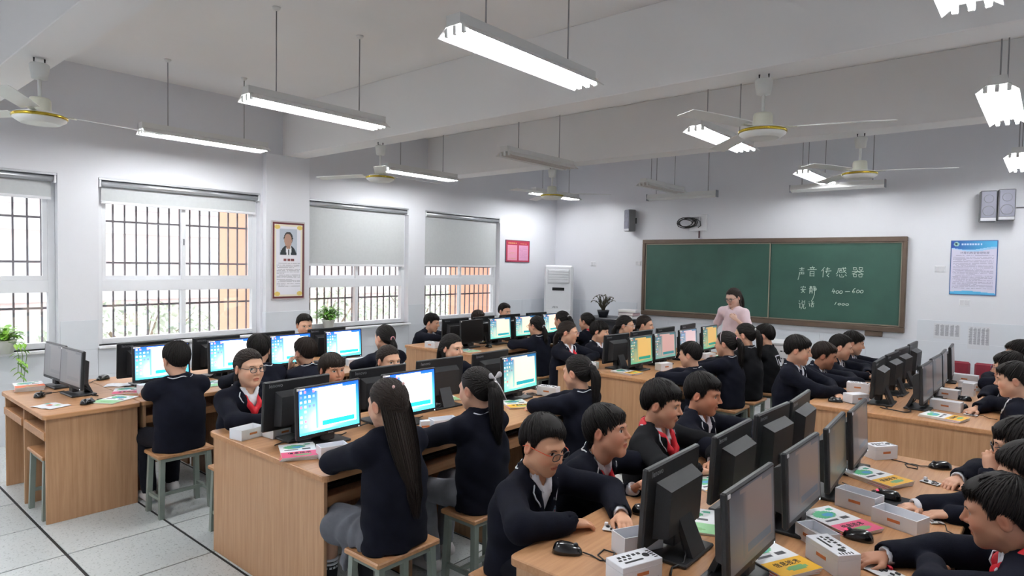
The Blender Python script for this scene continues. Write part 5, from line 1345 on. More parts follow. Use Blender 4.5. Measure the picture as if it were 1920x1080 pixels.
def person(head, face, label, group='students at the computers', hair='boy', yaw=0, pitch=8, roll=0, scarf=0, glasses=None, arms='fold', lod=0, tone=(206, 160, 134), edge=None, sc=1.0,
           hairm=None, jacket=None, legs='trousers', crest=False, stand=False, seed=1, stool_label=None, piping=True, extras=None, shoulder=0.0, lean_x=0.0):
    Fw = A3(math.cos(face), math.sin(face), 0); rz = face - PI / 2
    hz = head[2]; na = 0.18 if not stand else .12
    T_ = .375 * sc
    for _ in range(3):
        Nz = hz - .145 * math.cos(na); H0z = .515 if not stand else hz - .145 * math.cos(na) - .46
        horiz = math.sqrt(max(T_ ** 2 - (Nz - H0z) ** 2, .035 ** 2)) if not stand else .03
        na = .10 + .45 * math.atan2(horiz, Nz - H0z)
    fy = horiz + .145 * math.sin(na)
    hip = A3(head[0], head[1], 0) - Fw * fy
    rt = thing('person', label, 'person', (hip[0], hip[1], 0), rz, group)
    H0 = A3(0, 0, H0z); N = A3(lean_x, horiz, Nz); Hd = A3(lean_x, fy, hz)
    t = N - H0; TL = np.linalg.norm(t); t /= TL; back = A3(0, -t[2], t[1]); mid = (H0 + N) / 2 + back * .028
    up_t = N - mid; up_t /= np.linalg.norm(up_t); fwd = np.cross(up_t, A3(1, 0, 0)); fwd = fwd if fwd[1] > 0 else -fwd
    TF = lambda X, Y_, Z_: N + A3(X, 0, 0) + fwd * Y_ + up_t * Z_
    ed = None if edge is None else edge
    hh = (.0106, .0172)[lod > 0]
    sh = .160 * sc + shoulder
    # arms
    sides = {}
    tz = .785; arms_n = arms if isinstance(arms, str) else ''
    if isinstance(arms, str): arms = {'fold': (('rest', (.02, .13)), ('rest', (-.02, .16))), 'mouse': (('rest', (.0, .1)), ('mouse', (.17, .15))), 'lap': (('rest', (-.06, -.02, .62)), ('rest', (.06, -.02, .62))), 'type': (('rest', (-.1, .14)), ('rest', (.1, .14))),
                                      'wide': (('rest', (.03, .06)), ('rest', (-.03, .09)))}[arms]
    for sd, (hk, tgt) in zip((-1, 1), arms):
        S = TF(sd * sh, .012, -.058)
        if len(tgt) == 2: W = A3(tgt[0], (ed if ed is not None else .3) + tgt[1], tz - .012)
        elif tgt[0] == 'head': W = Hd + A3(*tgt[1:])
        else: W = A3(tgt[0], tgt[1] + (ed or 0.0), tgt[2])
        L1, L2 = .245 * sc, .225 * sc
        def cost(e, W_, sd=sd):
            q = 0.0
            for p in (e, (e + W_) / 2, (e * .75 + S * .25)):
                if ed is not None and p[1] > ed - .05: q += max(0, tz - p[2]) * 8
                dx = p - (N + mid) / 2; q += max(0, .17 - abs(p[0])) * (1.2 if p[1] < horiz * .8 + .06 else 0)
            q += max(0, e[2] - S[2] + .05) * 3
            return q
        pole = A3(sd * .55, -.25, -.8) if arms_n not in ('wide', 'fold') else A3(sd * .95, .0, -.3)
        E, W = ik(S, W, L1, L2, pole, cost)
        sides[sd] = (S, E, W, hk)
    # jacket
    J = SDF(); q1 = .70
    if not stand or True:
        low = H0 + A3(0, -.005, -.055)
        J.cone(low, mid, .176 * sc, .164 * sc, .03, u=(1, 0, 0), q=.74)
        J.cone(mid, TF(0, -.004, -.085), .164 * sc, .142 * sc, .04, u=(1, 0, 0), q=.72)
    J.cone(TF(-sh + .025, 0, -.062), TF(sh - .025, 0, -.062), .058, .058, .04)
    for sd in (-1, 1): J.cone(TF(sd * .045, -.012, -.012), TF(sd * (sh - .01), .004, -.046), .045, .056, .03)
    # neck hole, front opening, sleeve ends
    nd = Hd - N; nd /= np.linalg.norm(nd)
    J.cone(TF(0, .008, -.03), N + nd * .12, .050, .058, .012, True)
    if not stand:
        def vcut(P):
            p = P - N; X = p[..., 0]; Yf = p @ fwd; Zt = p @ up_t
            return np.maximum(np.maximum(np.abs(X) * .93 - (Zt + .155) * .36, -(Yf - .005)), Yf - .128)
        lo = TF(-.08, -.02, -.18); hi = TF(.08, .2, .06)
        J.fn(vcut, np.minimum(lo, hi) - .03, np.maximum(lo, hi) + .03, .01)
    cuffs = []
    for sd, (S, E, W, hk) in sides.items():
        fa = (W - E) / (np.linalg.norm(W - E) + 1e-9); We = W - fa * .012
        if stand:
            J.cone(S, S * .2 + E * .8, .052, .056, .03); J.cone(S + A3(sd * .02, 0, .015), S + A3(sd * .035, 0, -.05), .045, .03, .02, u=(0, 1, 0), q=.6)
            continue
        J.cone(S, E, .064 * sc, .056 * sc, .03); J.cone(E, We, .056 * sc, .045 * sc, .02)
        cuffs.append((sd, We, fa))
    for sd, We, fa in cuffs:
        S2, E2, W2, _k = sides[-sd]; c0 = We + fa * .03; dm = min(np.linalg.norm(c0 - (a_ * (1 - u_) + b_ * u_)) for a_, b_ in ((S2, E2), (E2, W2)) for u_ in np.linspace(0, 1, 9))
        if dm > .14 and not stand: J.cone(We + fa * .004, We + fa * .05, .034, .039, .006, True)
    if not stand:
        for sd in (-1, 1):
            p = np.array([TF(0, -.085, .022), TF(sd * .05, -.06, .018), TF(sd * .075, .0, .0), TF(sd * .066, .06, -.03), TF(sd * .045, .12, -.085), TF(sd * .012, .15, -.15)])
            p = J.project(p, .0)
            for a_, b_ in zip(p[:-1], p[1:]): J.cone(a_, b_, .0125, .0125, .006)
    seat_cut = lambda P: np.maximum(P[..., 2] - .4405, np.maximum(np.abs(P[..., 1]) - .24, np.abs(P[..., 0]) - .3))
    if not stand: J.fn(seat_cut, (-.3, -.24, .2), (.3, .24, .45), .008)
    V, Q = J.mesh(hh, wrinkle(.0042, seed))
    obj('jacket' if not stand else 'blouse', fast_mesh('jacket', V, Q, jacket or NAVY, True), rt)
    # shirt: chest inside the opening plus a folded collar
    if not stand:
        Sh = SDF(); Sh.cone(mid, TF(0, -.004, -.09), .146 * sc, .126 * sc, .04, u=(1, 0, 0), q=.70)
        Sh.cone(TF(-.07, 0, -.065), TF(.07, 0, -.065), .046, .046, .03)
        Sh.cone(TF(0, -.004, -.04), N + nd * .0, .064, .058, .012)
        for sd in (-1, 1): Sh.cone(TF(sd * .056, .022, .004), TF(sd * .046, .098, -.07), .02, .010, .008, u=tuple(fwd * .5 + up_t * .5 + A3(-sd * .6, 0, 0)), q=.4); Sh.cone(TF(sd * .052, .03, .004), TF(sd * .014, .088, -.03), .012, .006, .008)
        Sh.cone(TF(0, .008, -.05), N + nd * .12, .044, .0515, .005, True); Sh.cone(TF(0, .062, .025), TF(0, .10, -.065), .036, .008, .006, True)
        if lod == 0:
            for sd, (S, E, W, hk) in sides.items():
                fa = (W - E) / (np.linalg.norm(W - E) + 1e-9); e_ = .035 if (extras and extras.get('cuff') == sd) else .0; cuf = SDF().cone(W - fa * .03, W + fa * (e_ - .012), .032, .0325, .004); cuf.cone(W + fa * (e_ + .008), W + fa * (e_ + .04), .027, .03, .003, True)
                V, Q = cuf.mesh(.006); obj('shirt_cuff', fast_mesh('shirt_cuff', V, Q, SHIRT, True), rt)
        V, Q = Sh.mesh(hh * (.9 if lod == 0 else .8)); obj('shirt', fast_mesh('shirt', V, Q, SHIRT, True), rt)
        if piping:
            p = [TF(-.018, .16, -.15), TF(-.058, .13, -.085), TF(-.08, .07, -.03), TF(-.088, .0, -.004), TF(-.06, -.075, .006), TF(0, -.1, .01), TF(.06, -.075, .006), TF(.088, .0, -.004), TF(.08, .07, -.03), TF(.058, .13, -.085), TF(.018, .16, -.15)]
            tt = np.linspace(0, 10, 41); p = np.array(p); p = np.stack([np.interp(tt, range(11), p[:, k]) for k in range(3)], 1)
            p = J.project(p, .001); MB().tube(p[5:36], .0038, 5).build('piping', PIPE, rt, True)
    if scarf:
        C_ = SDF(); w = .019 if scarf == 1 else .034
        rr_ = .07 if scarf == 1 else .078
        ring = [TF(rr_ * math.sin(a), -.004 + rr_ * math.cos(a), (.0 if scarf == 1 else .006) - .03 * (math.cos(a) * .5 + .5)) for a in np.linspace(.7, 2 * PI - .7, 13)]
        for a, b in zip(ring[:-1], ring[1:]): C_.cone(a, b, w, w, .01, u=tuple(up_t), q=.5)
        kn = J.project(np.array([TF(0, .14, -.105)]), .012)[0]; C_.ell(kn, (.02, .017, .022), .008)
        for e_ in (ring[0], ring[-1]): m_ = Sh.project(np.array([(e_ + kn) / 2 + fwd * .02]), .006)[0]; C_.cone(e_, m_, w * .9, .019, .01, u=tuple(up_t), q=.6); C_.cone(m_, kn, .019, .015, .01)
        for sx, ln in ((-1, .13), (1, .155)):
            e_ = J.project(np.array([kn + A3(sx * .02, 0, 0) - up_t * ln + fwd * .02]), .012)[0]; C_.cone(kn, e_, .012, .026, .008, u=(1, 0, 0), q=.4)
        V, Q = C_.mesh(hh * .62, wrinkle(.0015, seed + 5)); obj('red_scarf', fast_mesh('red_scarf', V, Q, REDS, True), rt)
    # legs
    kn, an = [], []
    for sd in (-1, 1):
        if stand: kn.append(A3(sd * .09, .01, H0z * .5)); an.append(A3(sd * .09, -.01, .08))
        else: kn.append(A3(sd * .10, .37 * sc, .475)); an.append(A3(sd * .10, .34 * sc + .05 * ((seed + sd) % 3 - 1), .085))
    hj = [H0 + A3(sd * .08, .0, -.005) for sd in (-1, 1)]
    if legs == 'skirt':
        K = SDF(); K.cone(H0 + A3(0, .0, -.01), H0 + A3(0, .02, -.04), .11, .14, .03, u=(1, 0, 0), q=.7)
        for i, sd in enumerate((-1, 1)): K.cone(hj[i] + A3(0, .03, -.01), kn[i] * .8 + hj[i] * .2 + A3(0, 0, .0), .08, .098, .05)
        K.cone(H0 + A3(-.10, .06, -.02), A3(-.16, .14, .36), .07, .045, .05, u=(0, 1, 0), q=.6); K.cone(H0 + A3(.10, .06, -.02), A3(.15, .14, .38), .07, .04, .05, u=(0, 1, 0), q=.6)
        K.fn(lambda P: np.maximum(P[..., 2] - .4405, np.maximum(np.abs(P[..., 1]) - .134, np.abs(P[..., 0]) - .194)), (-.2, -.14, .2), (.2, .14, .45), .006)
        V, Q = K.mesh(hh, lambda P: .006 * np.sin(np.arctan2(P[:, 0], P[:, 1] - .1) * 16 + 9 * P[:, 2])); obj('skirt', fast_mesh('skirt', V, Q, SKIRT, True), rt)
        for i, sd in enumerate((-1, 1)):
            so = SDF(); so.cone(kn[i] * .42 + an[i] * .58, an[i], .045, .036, .01); V, Q = so.mesh(hh); o = obj('sock', fast_mesh('sock', V, Q, mat('dark_sock', lin(30, 31, 38), .8), True), rt)
            for j in range(3):
                c = kn[i] * (.50 - .05 * j) + an[i] * (.50 + .05 * j); d = kn[i] - an[i]; d /= np.linalg.norm(d); MB().tube([c, c + d * .011], .0462 - .0006 * j, 14).build('sock_stripe', SHIRT, o, True)
    else:
        K = SDF(); K.cone(H0 + A3(-.06, -.005, -.005), H0 + A3(.06, -.005, -.005), .078, .078, .03)
        for i in (0, 1): K.cone(hj[i], kn[i], .088, .066, .04); K.cone(kn[i], an[i] + A3(0, 0, .01), .064, .05, .02)
        if not stand: K.fn(lambda P: np.maximum(P[..., 2] - .4405, np.maximum(np.abs(P[..., 1]) - .134, np.abs(P[..., 0]) - .2)), (-.22, -.14, .2), (.22, .14, .45), .006)
        V, Q = K.mesh(hh * 1.75, wrinkle(.0025, seed + 3)); obj('trousers', fast_mesh('trousers', V, Q, {'grey': GREYT}.get(legs, TROU), True), rt)
    for i, sd in enumerate((-1, 1)):
        s_ = SDF(); a = an[i]; s_.cone(A3(a[0], a[1] - .035, .042), A3(a[0] + sd * .012, a[1] + .125, .034), .038, .03, .01, u=(1, 0, 0), q=.9); s_.cone(A3(a[0], a[1] - .01, .05), A3(a[0], a[1], .1), .04, .042, .02)
        s_.fn(lambda P: P[..., 2] - .004, (a[0] - .1, a[1] - .12, -.03), (a[0] + .1, a[1] + .2, .01), .004)
        V, Q = s_.mesh(max(hh, .0125)); obj('shoe', fast_mesh('shoe', V, Q, SHOEW if (seed % 2 or legs == 'grey') else SHOEB, True), rt)
    # skin: one body mesh - inner trunk and limbs, neck and head, hands
    B = SDF(); B.cone(H0, mid, .10 * sc, .095 * sc, .03, u=(1, 0, 0), q=.7); B.cone(mid, TF(0, -.004, -.08), .095 * sc, .085 * sc, .03, u=(1, 0, 0), q=.7); NECK = Hd + A3(0, -.02, -.075); B.cone(TF(0, .0, -.06), NECK, .049, .044, .03); B.cone(TF(-.1, 0, -.07), TF(.1, 0, -.07), .034, .034, .03)
    for sd, (S, E, W, hk) in sides.items(): B.cone(S, E, .036, .032, .02); B.cone(E, W, .0325 if stand else .029, .0225, .01)
    for i in (0, 1): B.cone(hj[i], kn[i], .062, .05, .03); B.cone(kn[i], an[i], .048, .03, .01)
    V, Q = B.mesh(.0205); cols = np.tile(np.array(lin(*tone)[:3]), (len(V), 1)); VV, QQ, CC, n0 = [V], [Q], [cols], len(V)
    HM = Matrix.Translation(Hd) @ (Matrix.Rotation(R(yaw), 4, 'Z') @ Matrix.Rotation(R(-pitch), 4, 'X') @ Matrix.Rotation(R(roll), 4, 'Y'))
    hs = 1.02 * sc if not stand else .99
    HM = HM @ Matrix.Scale(hs, 4)
    hv, hq = get_head((.0043, .0072)[lod > 0]); VV.append(xf(HM, hv)); QQ.append(hq + n0); CC.append(skin_head_cols(hv, tone, {'boy': 'boy', 'crop': 'crop', 'bang': 'bang'}.get(hair, 'girl'))); n0 += len(hv)
    for sd, (S, E, W, hk) in sides.items():
        gv, gq = get_hand(hk, (.0046, .0075)[lod > 0]); fa = (W - E) / (np.linalg.norm(W - E) + 1e-9)
        yd = fa.copy(); zd = A3(0, 0, 1.)
        if hk in ('rest', 'mouse') and W[2] < .86: yd = A3(fa[0], fa[1], -.10 if hk == 'rest' else -.12)
        if W[2] >= .86: zd = A3(sd * .9, -.2, .1) if not extras or 'palm' not in extras else A3(*extras['palm'])
        Fm = frame(yd, zd); g = gv * A3(-1 if sd < 0 else 1, 1, 1) * .93 * sc; gq2 = gq[:, ::-1] if sd < 0 else gq
        g = g @ Fm.T + W; VV.append(g); QQ.append(gq2 + n0); c = np.tile(np.array(lin(*tone)[:3]), (len(g), 1)); tip = np.clip((gv[:, 1] - .08) / .05, 0, 1)[:, None]; CC.append(c * (1 - tip * .25) + c * A3(1.0, .7, .7) * tip * .25); n0 += len(g)
    me = fast_mesh('body', np.concatenate(VV), np.concatenate(QQ), SKIN, True); vcol(me, np.concatenate(CC)); obj('body', me, rt)
    # hair, eyes, brows, glasses
    hv, hq = get_hair(hair, lod, seed % 3); me = fast_mesh('hair', xf(HM, hv), hq, hairm or HAIRM, True); ho = obj('hair', me, rt)
    for sd in (-1, 1):
        P, F, col = eye_arrays(sd); me = fast_mesh('eye', xf(HM, P), F if True else F, EYEM, True); vcol(me, col); obj('eye', me, rt)
        MB().tube(xf(HM, BROWP[sd]), [.0012, .0021, .0022, .0018, .0008], 5).build('eyebrow', BROW, rt, True)
    if glasses: make_glasses(rt, HM, glasses)
    ex = extras or {}
    if 'tie' in ex:
        c = A3(0, -.112, .035) if hair != 'pony_low' else A3(0, -.112, -.02)
        b = MB(); b.tube([xf(HM, c + A3(.021 * math.cos(a), -.004, .021 * math.sin(a))) for a in np.linspace(0, 2 * PI, 13)], .005, 6); b.build('hair_tie', mat('tie_' + ex['tie'], lin(*{'dark': (60, 50, 52), 'white': (226, 222, 222), 'pink': (220, 150, 160)}[ex['tie']]), .6), rt, True)
    if 'bow' in ex:
        c = A3(.03, -.118, .05)
        for s_ in (-1, 1):
            k = SDF(); k.cone(c, c + A3(s_ * .035, -.006, .018), .006, .018, .005, u=(0, 0, 1), q=.4); V, Q = k.mesh(.005); obj('bow_loop', fast_mesh('bow_loop', xf(HM, V), Q, mat('bow_satin', lin(196, 192, 196), .35), True), rt)
            MB().tube(xf(HM, np.array([c, c + A3(s_ * .02, -.02, -.05), c + A3(s_ * .045, -.03, -.12)])), [.008, .011, .012], 6, flat=.3).build('bow_tail', MATS['bow_satin'], rt, True)
    if 'clip' in ex:
        for q in ex['clip']:
            V = HC + (A3(*q) - HC) ; MB().lathe([(.001, .006), (.007, .004), (.008, 0), (.006, -.003)], n=10).build('hair_clip', mat('pearl_clip', lin(220, 180, 176), .3), rt, True).matrix_local = Matrix.Translation(xf(HM, A3(*q))) @ HM.to_3x3().to_4x4() @ Matrix.Rotation(R(90), 4, 'X')
    if 'band' in ex:
        p = [HC + A3(HR[0] * 1.03 * math.sin(a), HR[1] * .15 + .012, HR[2] * 1.03 * math.cos(a)) for a in np.linspace(-1.75, 1.75, 17)]
        MB().tube(xf(HM, np.array(p)), .004, 6).build('headband', mat('headband', lin(170, 160, 168), .3, .3), rt, True)
    if crest:
        c = J.project(np.array([TF(-.075, .13, -.125)]), .001)[0]; e = 1e-3; g = np.array([J.at((c + e * np.eye(3)[i])[None])[0] - J.at((c - e * np.eye(3)[i])[None])[0] for i in range(3)])
        Fm = frame(A3(0, 0, 1) - g * g[2] / (g @ g), g / np.linalg.norm(g)); M = Matrix(Fm.tolist()).to_4x4(); M.translation = Vector(c)
        o = MB().lathe([(.023, 0), (.022, .0016), (.001, .0018)], n=24).build('crest', mat('crest_navy', lin(58, 66, 92), .7), rt); o.matrix_local = M
        MB().lathe([(.0215, .0016), (.0225, .0024), (.0205, .0026), (.0195, .0018)], n=24, cap=False).build('crest_ring', mat('crest_ring', lin(128, 132, 152), .6), o)
        b = MB(); b.tube([(.011 * math.cos(a), .011 * math.sin(a), .0022) for a in np.linspace(.6, 5.2, 12)], .0026, 5, flat=.4, upv=(0, 0, 1)); b.build('crest_mark', mat('crest_teal', lin(70, 130, 140), .6), o)
        b = MB(); b.tube([(.004 * math.cos(a) + .002, .005 * math.sin(a), .0024) for a in np.linspace(0, 6.2, 10)], .0022, 5, flat=.4, upv=(0, 0, 1)); b.build('crest_mark', mat('crest_red', lin(150, 60, 80), .6), o)
    if not stand: stool(hip[0], hip[1], rz, stool_label or 'stool')
    return rt, HM, TF, J
def make_glasses(rt, HM, col):
    cols = {'dark': ((34, 34, 40), (34, 34, 40)), 'orange': ((40, 40, 42), (232, 92, 52)), 'pink': ((206, 170, 170), (206, 160, 150)), 'clear': ((196, 186, 186), (190, 180, 180)), 'purple': ((52, 52, 70), (92, 60, 96))}[col]
    m1, m2 = mat('glasses_rim_' + col, lin(*cols[0]), .3), mat('glasses_arm_' + col, lin(*cols[1]), .35)
    g = obj('glasses', MB().tube(xf(HM, np.array([(-.0095, .1115, .008), (0, .1135, .0095), (.0095, .1115, .008)])), .0017, 6).mesh('glasses', m1, True), rt)
    for sd in (-1, 1):
        p = np.array([(sd * .031 + .0205 * math.copysign(abs(math.cos(a)) ** .75, math.cos(a)), .1105 - .16 * abs(sd * .031 + .0205 * math.cos(a)) ** 1.5 * 2, .0005 + .0155 * math.copysign(abs(math.sin(a)) ** .75, math.sin(a))) for a in np.linspace(0, 2 * PI, 25)])
        MB().tube(xf(HM, p), .0021, 6).build('rim', m1, g, True)
        MB().add(xf(HM, p[:-1]), [tuple(range(24))]).build('lens', GLASS, g)
        MB().tube(xf(HM, np.array([(sd * .0515, .0985, .006), (sd * .066, .085, .0075), (sd * .079, .03, .007), (sd * .083, -.012, .006), (sd * .083, -.035, -.008)])), .0019, 6).build('temple', m2, g, True)
PX, NX = 0.0, PI
def edge_of(head, face, desk, sc=1.0):
    x0, x1, _, _ = DESKS[desk]; return x0 if face == PX else x1
def seat(head, face, desk, label, st, **k):
    # distance from the hips to the desk edge follows from where the head is
    hz = head[2]; sc = k.get('sc', 1.0); na = .18
    for _ in range(3):
        Nz = hz - .145 * math.cos(na); horiz = math.sqrt(max((.375 * sc) ** 2 - (Nz - .515) ** 2, .035 ** 2)); na = .10 + .45 * math.atan2(horiz, Nz - .515)
    fy = horiz + .145 * math.sin(na); ex = edge_of(head, face, desk)
    hip = head[0] - math.cos(face) * fy; ed = abs(ex - hip)
    return person(head, face, label, edge=ed, stool_label='wooden-topped stool under the ' + st, **k)
G1, G2 = 'pupils facing the windows', 'pupils facing away from the windows'
# rear window desk
seat((2.68, 1.89, 1.07), NX, 'A', 'boy from behind on the corner stool of the rear window desk', 'boy at the corner of the rear window desk', hair='boy', lod=0, seed=1, group=G1, legs='trousers')
seat((2.62, 2.54, 1.07), NX, 'A', 'thick-haired pupil from behind at the second screen of the rear window desk', 'pupil at the second screen of the rear window desk', hair='boy', yaw=-25, lod=1, seed=2, group=G1)
seat((2.60, 2.97, 1.01), NX, 'A', 'short boy holding one hand to his ear at the rear window desk', 'boy holding his ear', hair='boy', hairm=HAIRB, lod=1, seed=3, group=G1, arms=(('point', ('head', -.11, .05, -.12)), ('rest', (.05, .13))), extras={'palm': (-.9, .1, .2)})
seat((2.66, 3.77, 1.08), NX, 'A', 'girl with ponytail and hair clip at the end of the rear window desk', 'girl with the hair clip', hair='pony_low', lod=1, seed=4, group=G1, extras={'tie': 'pink'}, arms='mouse')
seat((1.0, 3.94, 1.06), PX, 'A', 'crop-haired boy looking over the monitors by the potted plant', 'crop-haired boy by the pillar', hair='crop', lod=1, seed=5, group=G2, yaw=-12)
# rear middle desk, window side
seat((3.45, 2.04, 1.085), PX, 'B', 'girl with glasses and red scarf at the corner of the rear middle desk', 'girl with glasses and red scarf', hair='pony_low', glasses='dark', scarf=1, lod=0, seed=7, group=G2, yaw=2, pitch=2, hairm=HAIRB, tone=(208, 164, 138))
seat((3.45, 2.67, 1.0), PX, 'B', 'girl with wispy fringe behind the first monitors of the rear middle desk', 'girl with wispy fringe', hair='bang', lod=0, seed=8, group=G2, yaw=-4, pitch=4, hairm=HAIRB, tone=(190, 138, 112))
seat((3.45, 3.19, 1.01), PX, 'B', 'girl peeking over the second monitor of the rear middle desk', 'girl peeking over the second monitor', hair='pony_low', lod=0, seed=9, group=G2, yaw=-6, pitch=6, hairm=HAIRB)
seat((3.45, 3.89, 1.05), PX, 'B', 'girl with long dark hair at the blackboard end of the rear middle desk', 'girl with loose hair at the rear middle desk', hair='loose', lod=0, seed=10, group=G2, yaw=4, pitch=6, tone=(212, 168, 144))
# rear middle desk, aisle side
seat((5.02, 1.93, 1.11), NX, 'B', 'girl with long loose hair and grey skirt, seen from behind', 'girl with long loose hair and grey skirt', hair='long', hairm=HAIRB, lod=0, seed=12, group=G1, legs='skirt', arms='wide', extras={'clip': [(.02, -.104, .09), (-.035, -.1, .082)]}, piping=False)
seat((5.0, 2.57, 1.09), NX, 'B', 'girl with a grey satin bow in her ponytail', 'girl with the grey bow', hair='bow', lod=0, seed=13, group=G1, legs='grey', extras={'bow': 1}, arms='wide')
seat((4.95, 3.64, 1.05), NX, 'B', 'girl with a plain ponytail at the blackboard end of the rear middle desk', 'girl with a plain ponytail', hair='pony', lod=0, seed=14, group=G1, extras={'tie': 'dark'}, arms='fold', yaw=0)
# front window desk
seat((1.02, 5.86, .98), PX, 'C', 'boy leaning on the corner of the front window desk', 'boy leaning on the front window desk', hair='boy', lod=1, seed=15, group=G2, yaw=28, pitch=10, arms='fold')
seat((1.0, 6.80, .98), PX, 'C', 'pupil hidden up to the hair behind the front window desk monitors', 'pupil hidden behind the front window desk monitors', hair='boy', hairm=HAIRB, lod=1, seed=16, group=G2)
seat((.98, 7.41, 1.06), PX, 'C', 'crop-haired boy behind the front window desk monitors near the air conditioner', 'crop-haired boy near the air conditioner', hair='crop', lod=1, seed=17, group=G2)
seat((2.62, 6.13, 1.04), NX, 'C', 'girl with white hair clips and glasses at the front window desk, from behind', 'girl with white hair clips', hair='pony_low', lod=1, seed=18, group=G1, glasses='dark', extras={'tie': 'white'}, arms='mouse')
seat((2.62, 6.66, 1.08), NX, 'C', 'girl with high ponytail at the front window desk, from behind', 'girl with high ponytail at the front window desk', hair='pony', lod=1, seed=19, group=G1, extras={'tie': 'white'})
seat((2.62, 7.23, 1.03), NX, 'C', 'girl with a bun and red scarf at the front window desk, from behind', 'girl with a bun and red scarf', hair='bun', lod=1, seed=20, group=G1, scarf=2)
# front middle desk, window side
seat((3.48, 5.60, 1.07), PX, 'D', 'girl with pale glasses and red scarf at the corner of the front middle desk', 'girl with pale glasses and red scarf', hair='pony_low', glasses='pink', scarf=1, lod=1, seed=21, group=G2, yaw=22, pitch=6, hairm=HAIRB)
seat((3.48, 6.22, 1.04), PX, 'D', 'girl with full fringe and thin red scarf at the front middle desk', 'girl with full fringe', hair='bang', scarf=1, lod=1, seed=22, group=G2, yaw=18, pitch=10)
seat((3.48, 6.80, 1.07), PX, 'D', 'girl with clear glasses behind the second monitor of the front middle desk', 'girl with clear glasses', hair='pony_low', glasses='clear', scarf=1, lod=1, seed=23, group=G2, yaw=20, pitch=6)
seat((3.48, 7.29, 1.045), PX, 'D', 'girl with bare forehead at the blackboard end of the front middle desk', 'girl with bare forehead', hair='pony_low', lod=1, seed=24, group=G2, yaw=14, pitch=6, hairm=HAIRB)
# front middle desk, aisle side
seat((4.96, 5.42, 1.0), NX, 'D', 'small boy at the corner of the front middle desk, from behind', 'small boy at the front middle desk', hair='boy', lod=1, seed=25, group=G1, yaw=4, sc=.94, arms='wide')
seat((5.02, 6.09, 1.05), NX, 'D', 'girl with headband and ponytail at the front middle desk', 'girl with headband', hair='pony', lod=1, seed=26, group=G1, extras={'tie': 'pink', 'band': 1}, arms='fold')
seat((5.02, 6.59, 1.10), NX, 'D', 'girl with glasses and white hair tie at the front middle desk', 'girl with white hair tie', hair='pony', lod=1, seed=27, group=G1, glasses='pink', extras={'tie': 'white'}, jacket=BLACKJ)
_p26 = seat((5.02, 7.19, 1.05), NX, 'D', 'boy in black jacket with a white print on the back', 'boy in black jacket', hair='boy', lod=1, seed=28, group=G1, jacket=BLACKJ, piping=False)
def back_patch():
    rt, HM, TF, J = _p26; cx = -.02
    for (u, v, w, h, m) in ((0, 0, .12, .15, PIPE), (0, 0, .10, .13, BLACKJ), (.0, -.01, .06, .08, PIPE), (0, .02, .035, .06, BLACKJ)):
        n = 6; U, V_ = np.meshgrid(np.linspace(-w / 2, w / 2, n), np.linspace(-h / 2, h / 2, n), indexing='ij')
        P = np.array([TF(cx + u + a, -.13, -.16 + v + b) for a, b in zip(U.ravel(), V_.ravel())]); k = (.15 - w) * .02
        P = J.project(P, .002 + k * 1.2); i, j = np.meshgrid(np.arange(n - 1), np.arange(n - 1), indexing='ij'); a = (i * n + j).ravel()
        obj('back_print', fast_mesh('back_print', P, np.stack([a, a + n, a + n + 1, a + 1], 1), m, True), rt)
back_patch()
# rear outer desk, window side
seat((5.80, 2.15, 1.02), PX, 'E', 'boy with orange-armed glasses and blazer crest leaning over a circuit board', 'boy with orange glasses', hair='crop', glasses='orange', lod=0, seed=30, group=G2, yaw=-4, pitch=16, crest=True, arms=(('rest', (-.10, .15)), ('rest', (.11, .05))), tone=(212, 160, 128))
seat((5.84, 2.60, 1.0), PX, 'E', 'boy with red scarf looking up beside the boy with orange glasses', 'boy with red scarf looking up', hair='boy', scarf=1, lod=0, seed=31, group=G2, yaw=12, pitch=-6, roll=-6, arms=(('fist', (-.12, .07)), ('fist', (.03, .03))), tone=(196, 142, 116))
seat((5.87, 3.10, 1.06), PX, 'E', 'boy with open red scarf over the shoulders at the rear outer desk', 'boy with open red scarf', hair='boy', scarf=2, lod=0, seed=32, group=G2, yaw=14, pitch=10, jacket=BLACKJ, arms='type', tone=(204, 152, 124))
seat((5.87, 3.63, 1.035), PX, 'E', 'boy in navy blazer at the blackboard end of the rear outer desk', 'boy at the blackboard end of the rear outer desk', hair='boy', lod=0, seed=33, group=G2, yaw=8, pitch=8, arms='type', tone=(190, 132, 104), crest=True)
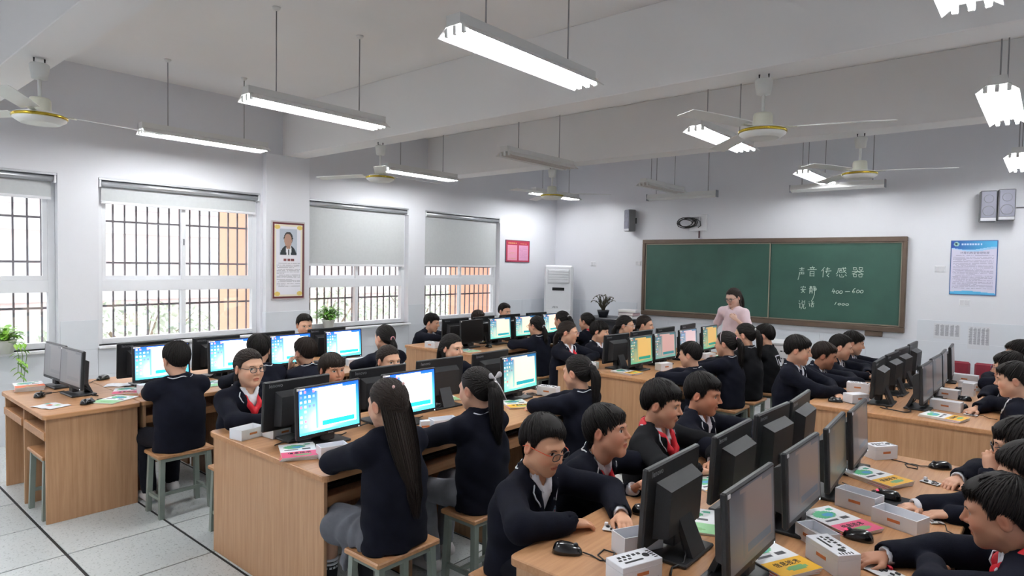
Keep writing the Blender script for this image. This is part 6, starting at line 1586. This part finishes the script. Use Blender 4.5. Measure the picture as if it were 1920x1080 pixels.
# rear outer desk, outer side
seat((7.36, 3.74, 1.0), NX, 'E', 'boy with dark glasses resting his hand on his mouth', 'boy resting his hand on his mouth', hair='boy', glasses='dark', lod=0, seed=35, group=G1, yaw=6, pitch=14, arms=(('point', ('head', -.01, .108, -.145)), ('rest', (.04, .08))), extras={'palm': (-.2, .9, .2)})
seat((7.40, 3.26, .99), NX, 'E', 'boy with white shirt cuff using the mouse on the dark pad', 'boy with white shirt cuff', hair='crop', lod=0, seed=36, group=G1, yaw=0, pitch=20, arms=(('rest', (-.05, .05)), ('mouse', (-.03, .16))), extras={'cuff': 1})
seat((7.34, 2.66, .99), NX, 'E', 'boy in wide red scarf using the mouse beside the pink booklet', 'boy in wide red scarf', hair='boy', scarf=2, lod=0, seed=37, group=G1, yaw=0, pitch=12, arms=(('rest', (-.05, .04)), ('mouse', (-.09, .18))), tone=(178, 128, 102))
# front outer desk
seat((5.80, 5.72, 1.10), PX, 'F', 'tall boy with folded arms at the corner of the front outer desk', 'tall boy with folded arms', hair='boy', lod=1, seed=40, group=G2, yaw=14, pitch=10, arms='fold')
seat((5.84, 6.4, .99), PX, 'F', 'boy bending low over the front outer desk', 'boy bending low', hair='boy', hairm=HAIRB, lod=1, seed=41, group=G2, yaw=16, pitch=12, tone=(176, 124, 98))
seat((5.84, 7.0, 1.015), PX, 'F', 'boy with raised fringe between his neighbours at the front outer desk', 'boy with raised fringe', hair='crop', lod=1, seed=42, group=G2, yaw=16, pitch=10, arms='mouse')
seat((5.84, 7.52, 1.015), PX, 'F', 'boy nearest the blackboard on the front outer desk', 'boy nearest the blackboard', hair='boy', lod=1, seed=43, group=G2, yaw=14, pitch=12)
seat((7.26, 5.68, 1.04), NX, 'F', 'boy with plain face using a mouse by the yellow booklet', 'boy by the yellow booklet', hair='boy', lod=1, seed=44, group=G1, pitch=8, arms=(('rest', (-.1, -.14, .66)), ('mouse', (.14, .17))))
seat((7.21, 6.2, 1.06), NX, 'F', 'boy with purple-armed glasses at the front outer desk', 'boy with purple-armed glasses', hair='boy', glasses='purple', lod=1, seed=45, group=G1, pitch=6, arms=(('rest', (-.1, -.14, .66)), ('mouse', (.12, .15))))
seat((7.24, 7.1, 1.08), NX, 'F', 'boy sitting farthest along the outer side of the front outer desk', 'boy farthest along the outer side', hair='boy', lod=1, seed=46, group=G1, arms='fold')
# teacher
_t = person((4.33, 8.02, 1.42), R(-100), 'woman in pale pink blouse and glasses speaking in front of the blackboard', 'teacher', hair='loose', glasses='dark', yaw=-6, pitch=22, stand=True, jacket=PINKB, lod=1, seed=50, tone=(214, 176, 158), hairm=HAIRB,
            arms=(('point', ('head', -.13, .13, -.27)), ('rest', ('head', .24, .06, -.52))), extras={'palm': (-.5, .6, .3)}, shoulder=.01, sc=.94)
stool(2.14, 1.30, 0.0, 'empty wooden-topped stool pushed under the two-seat end desk')
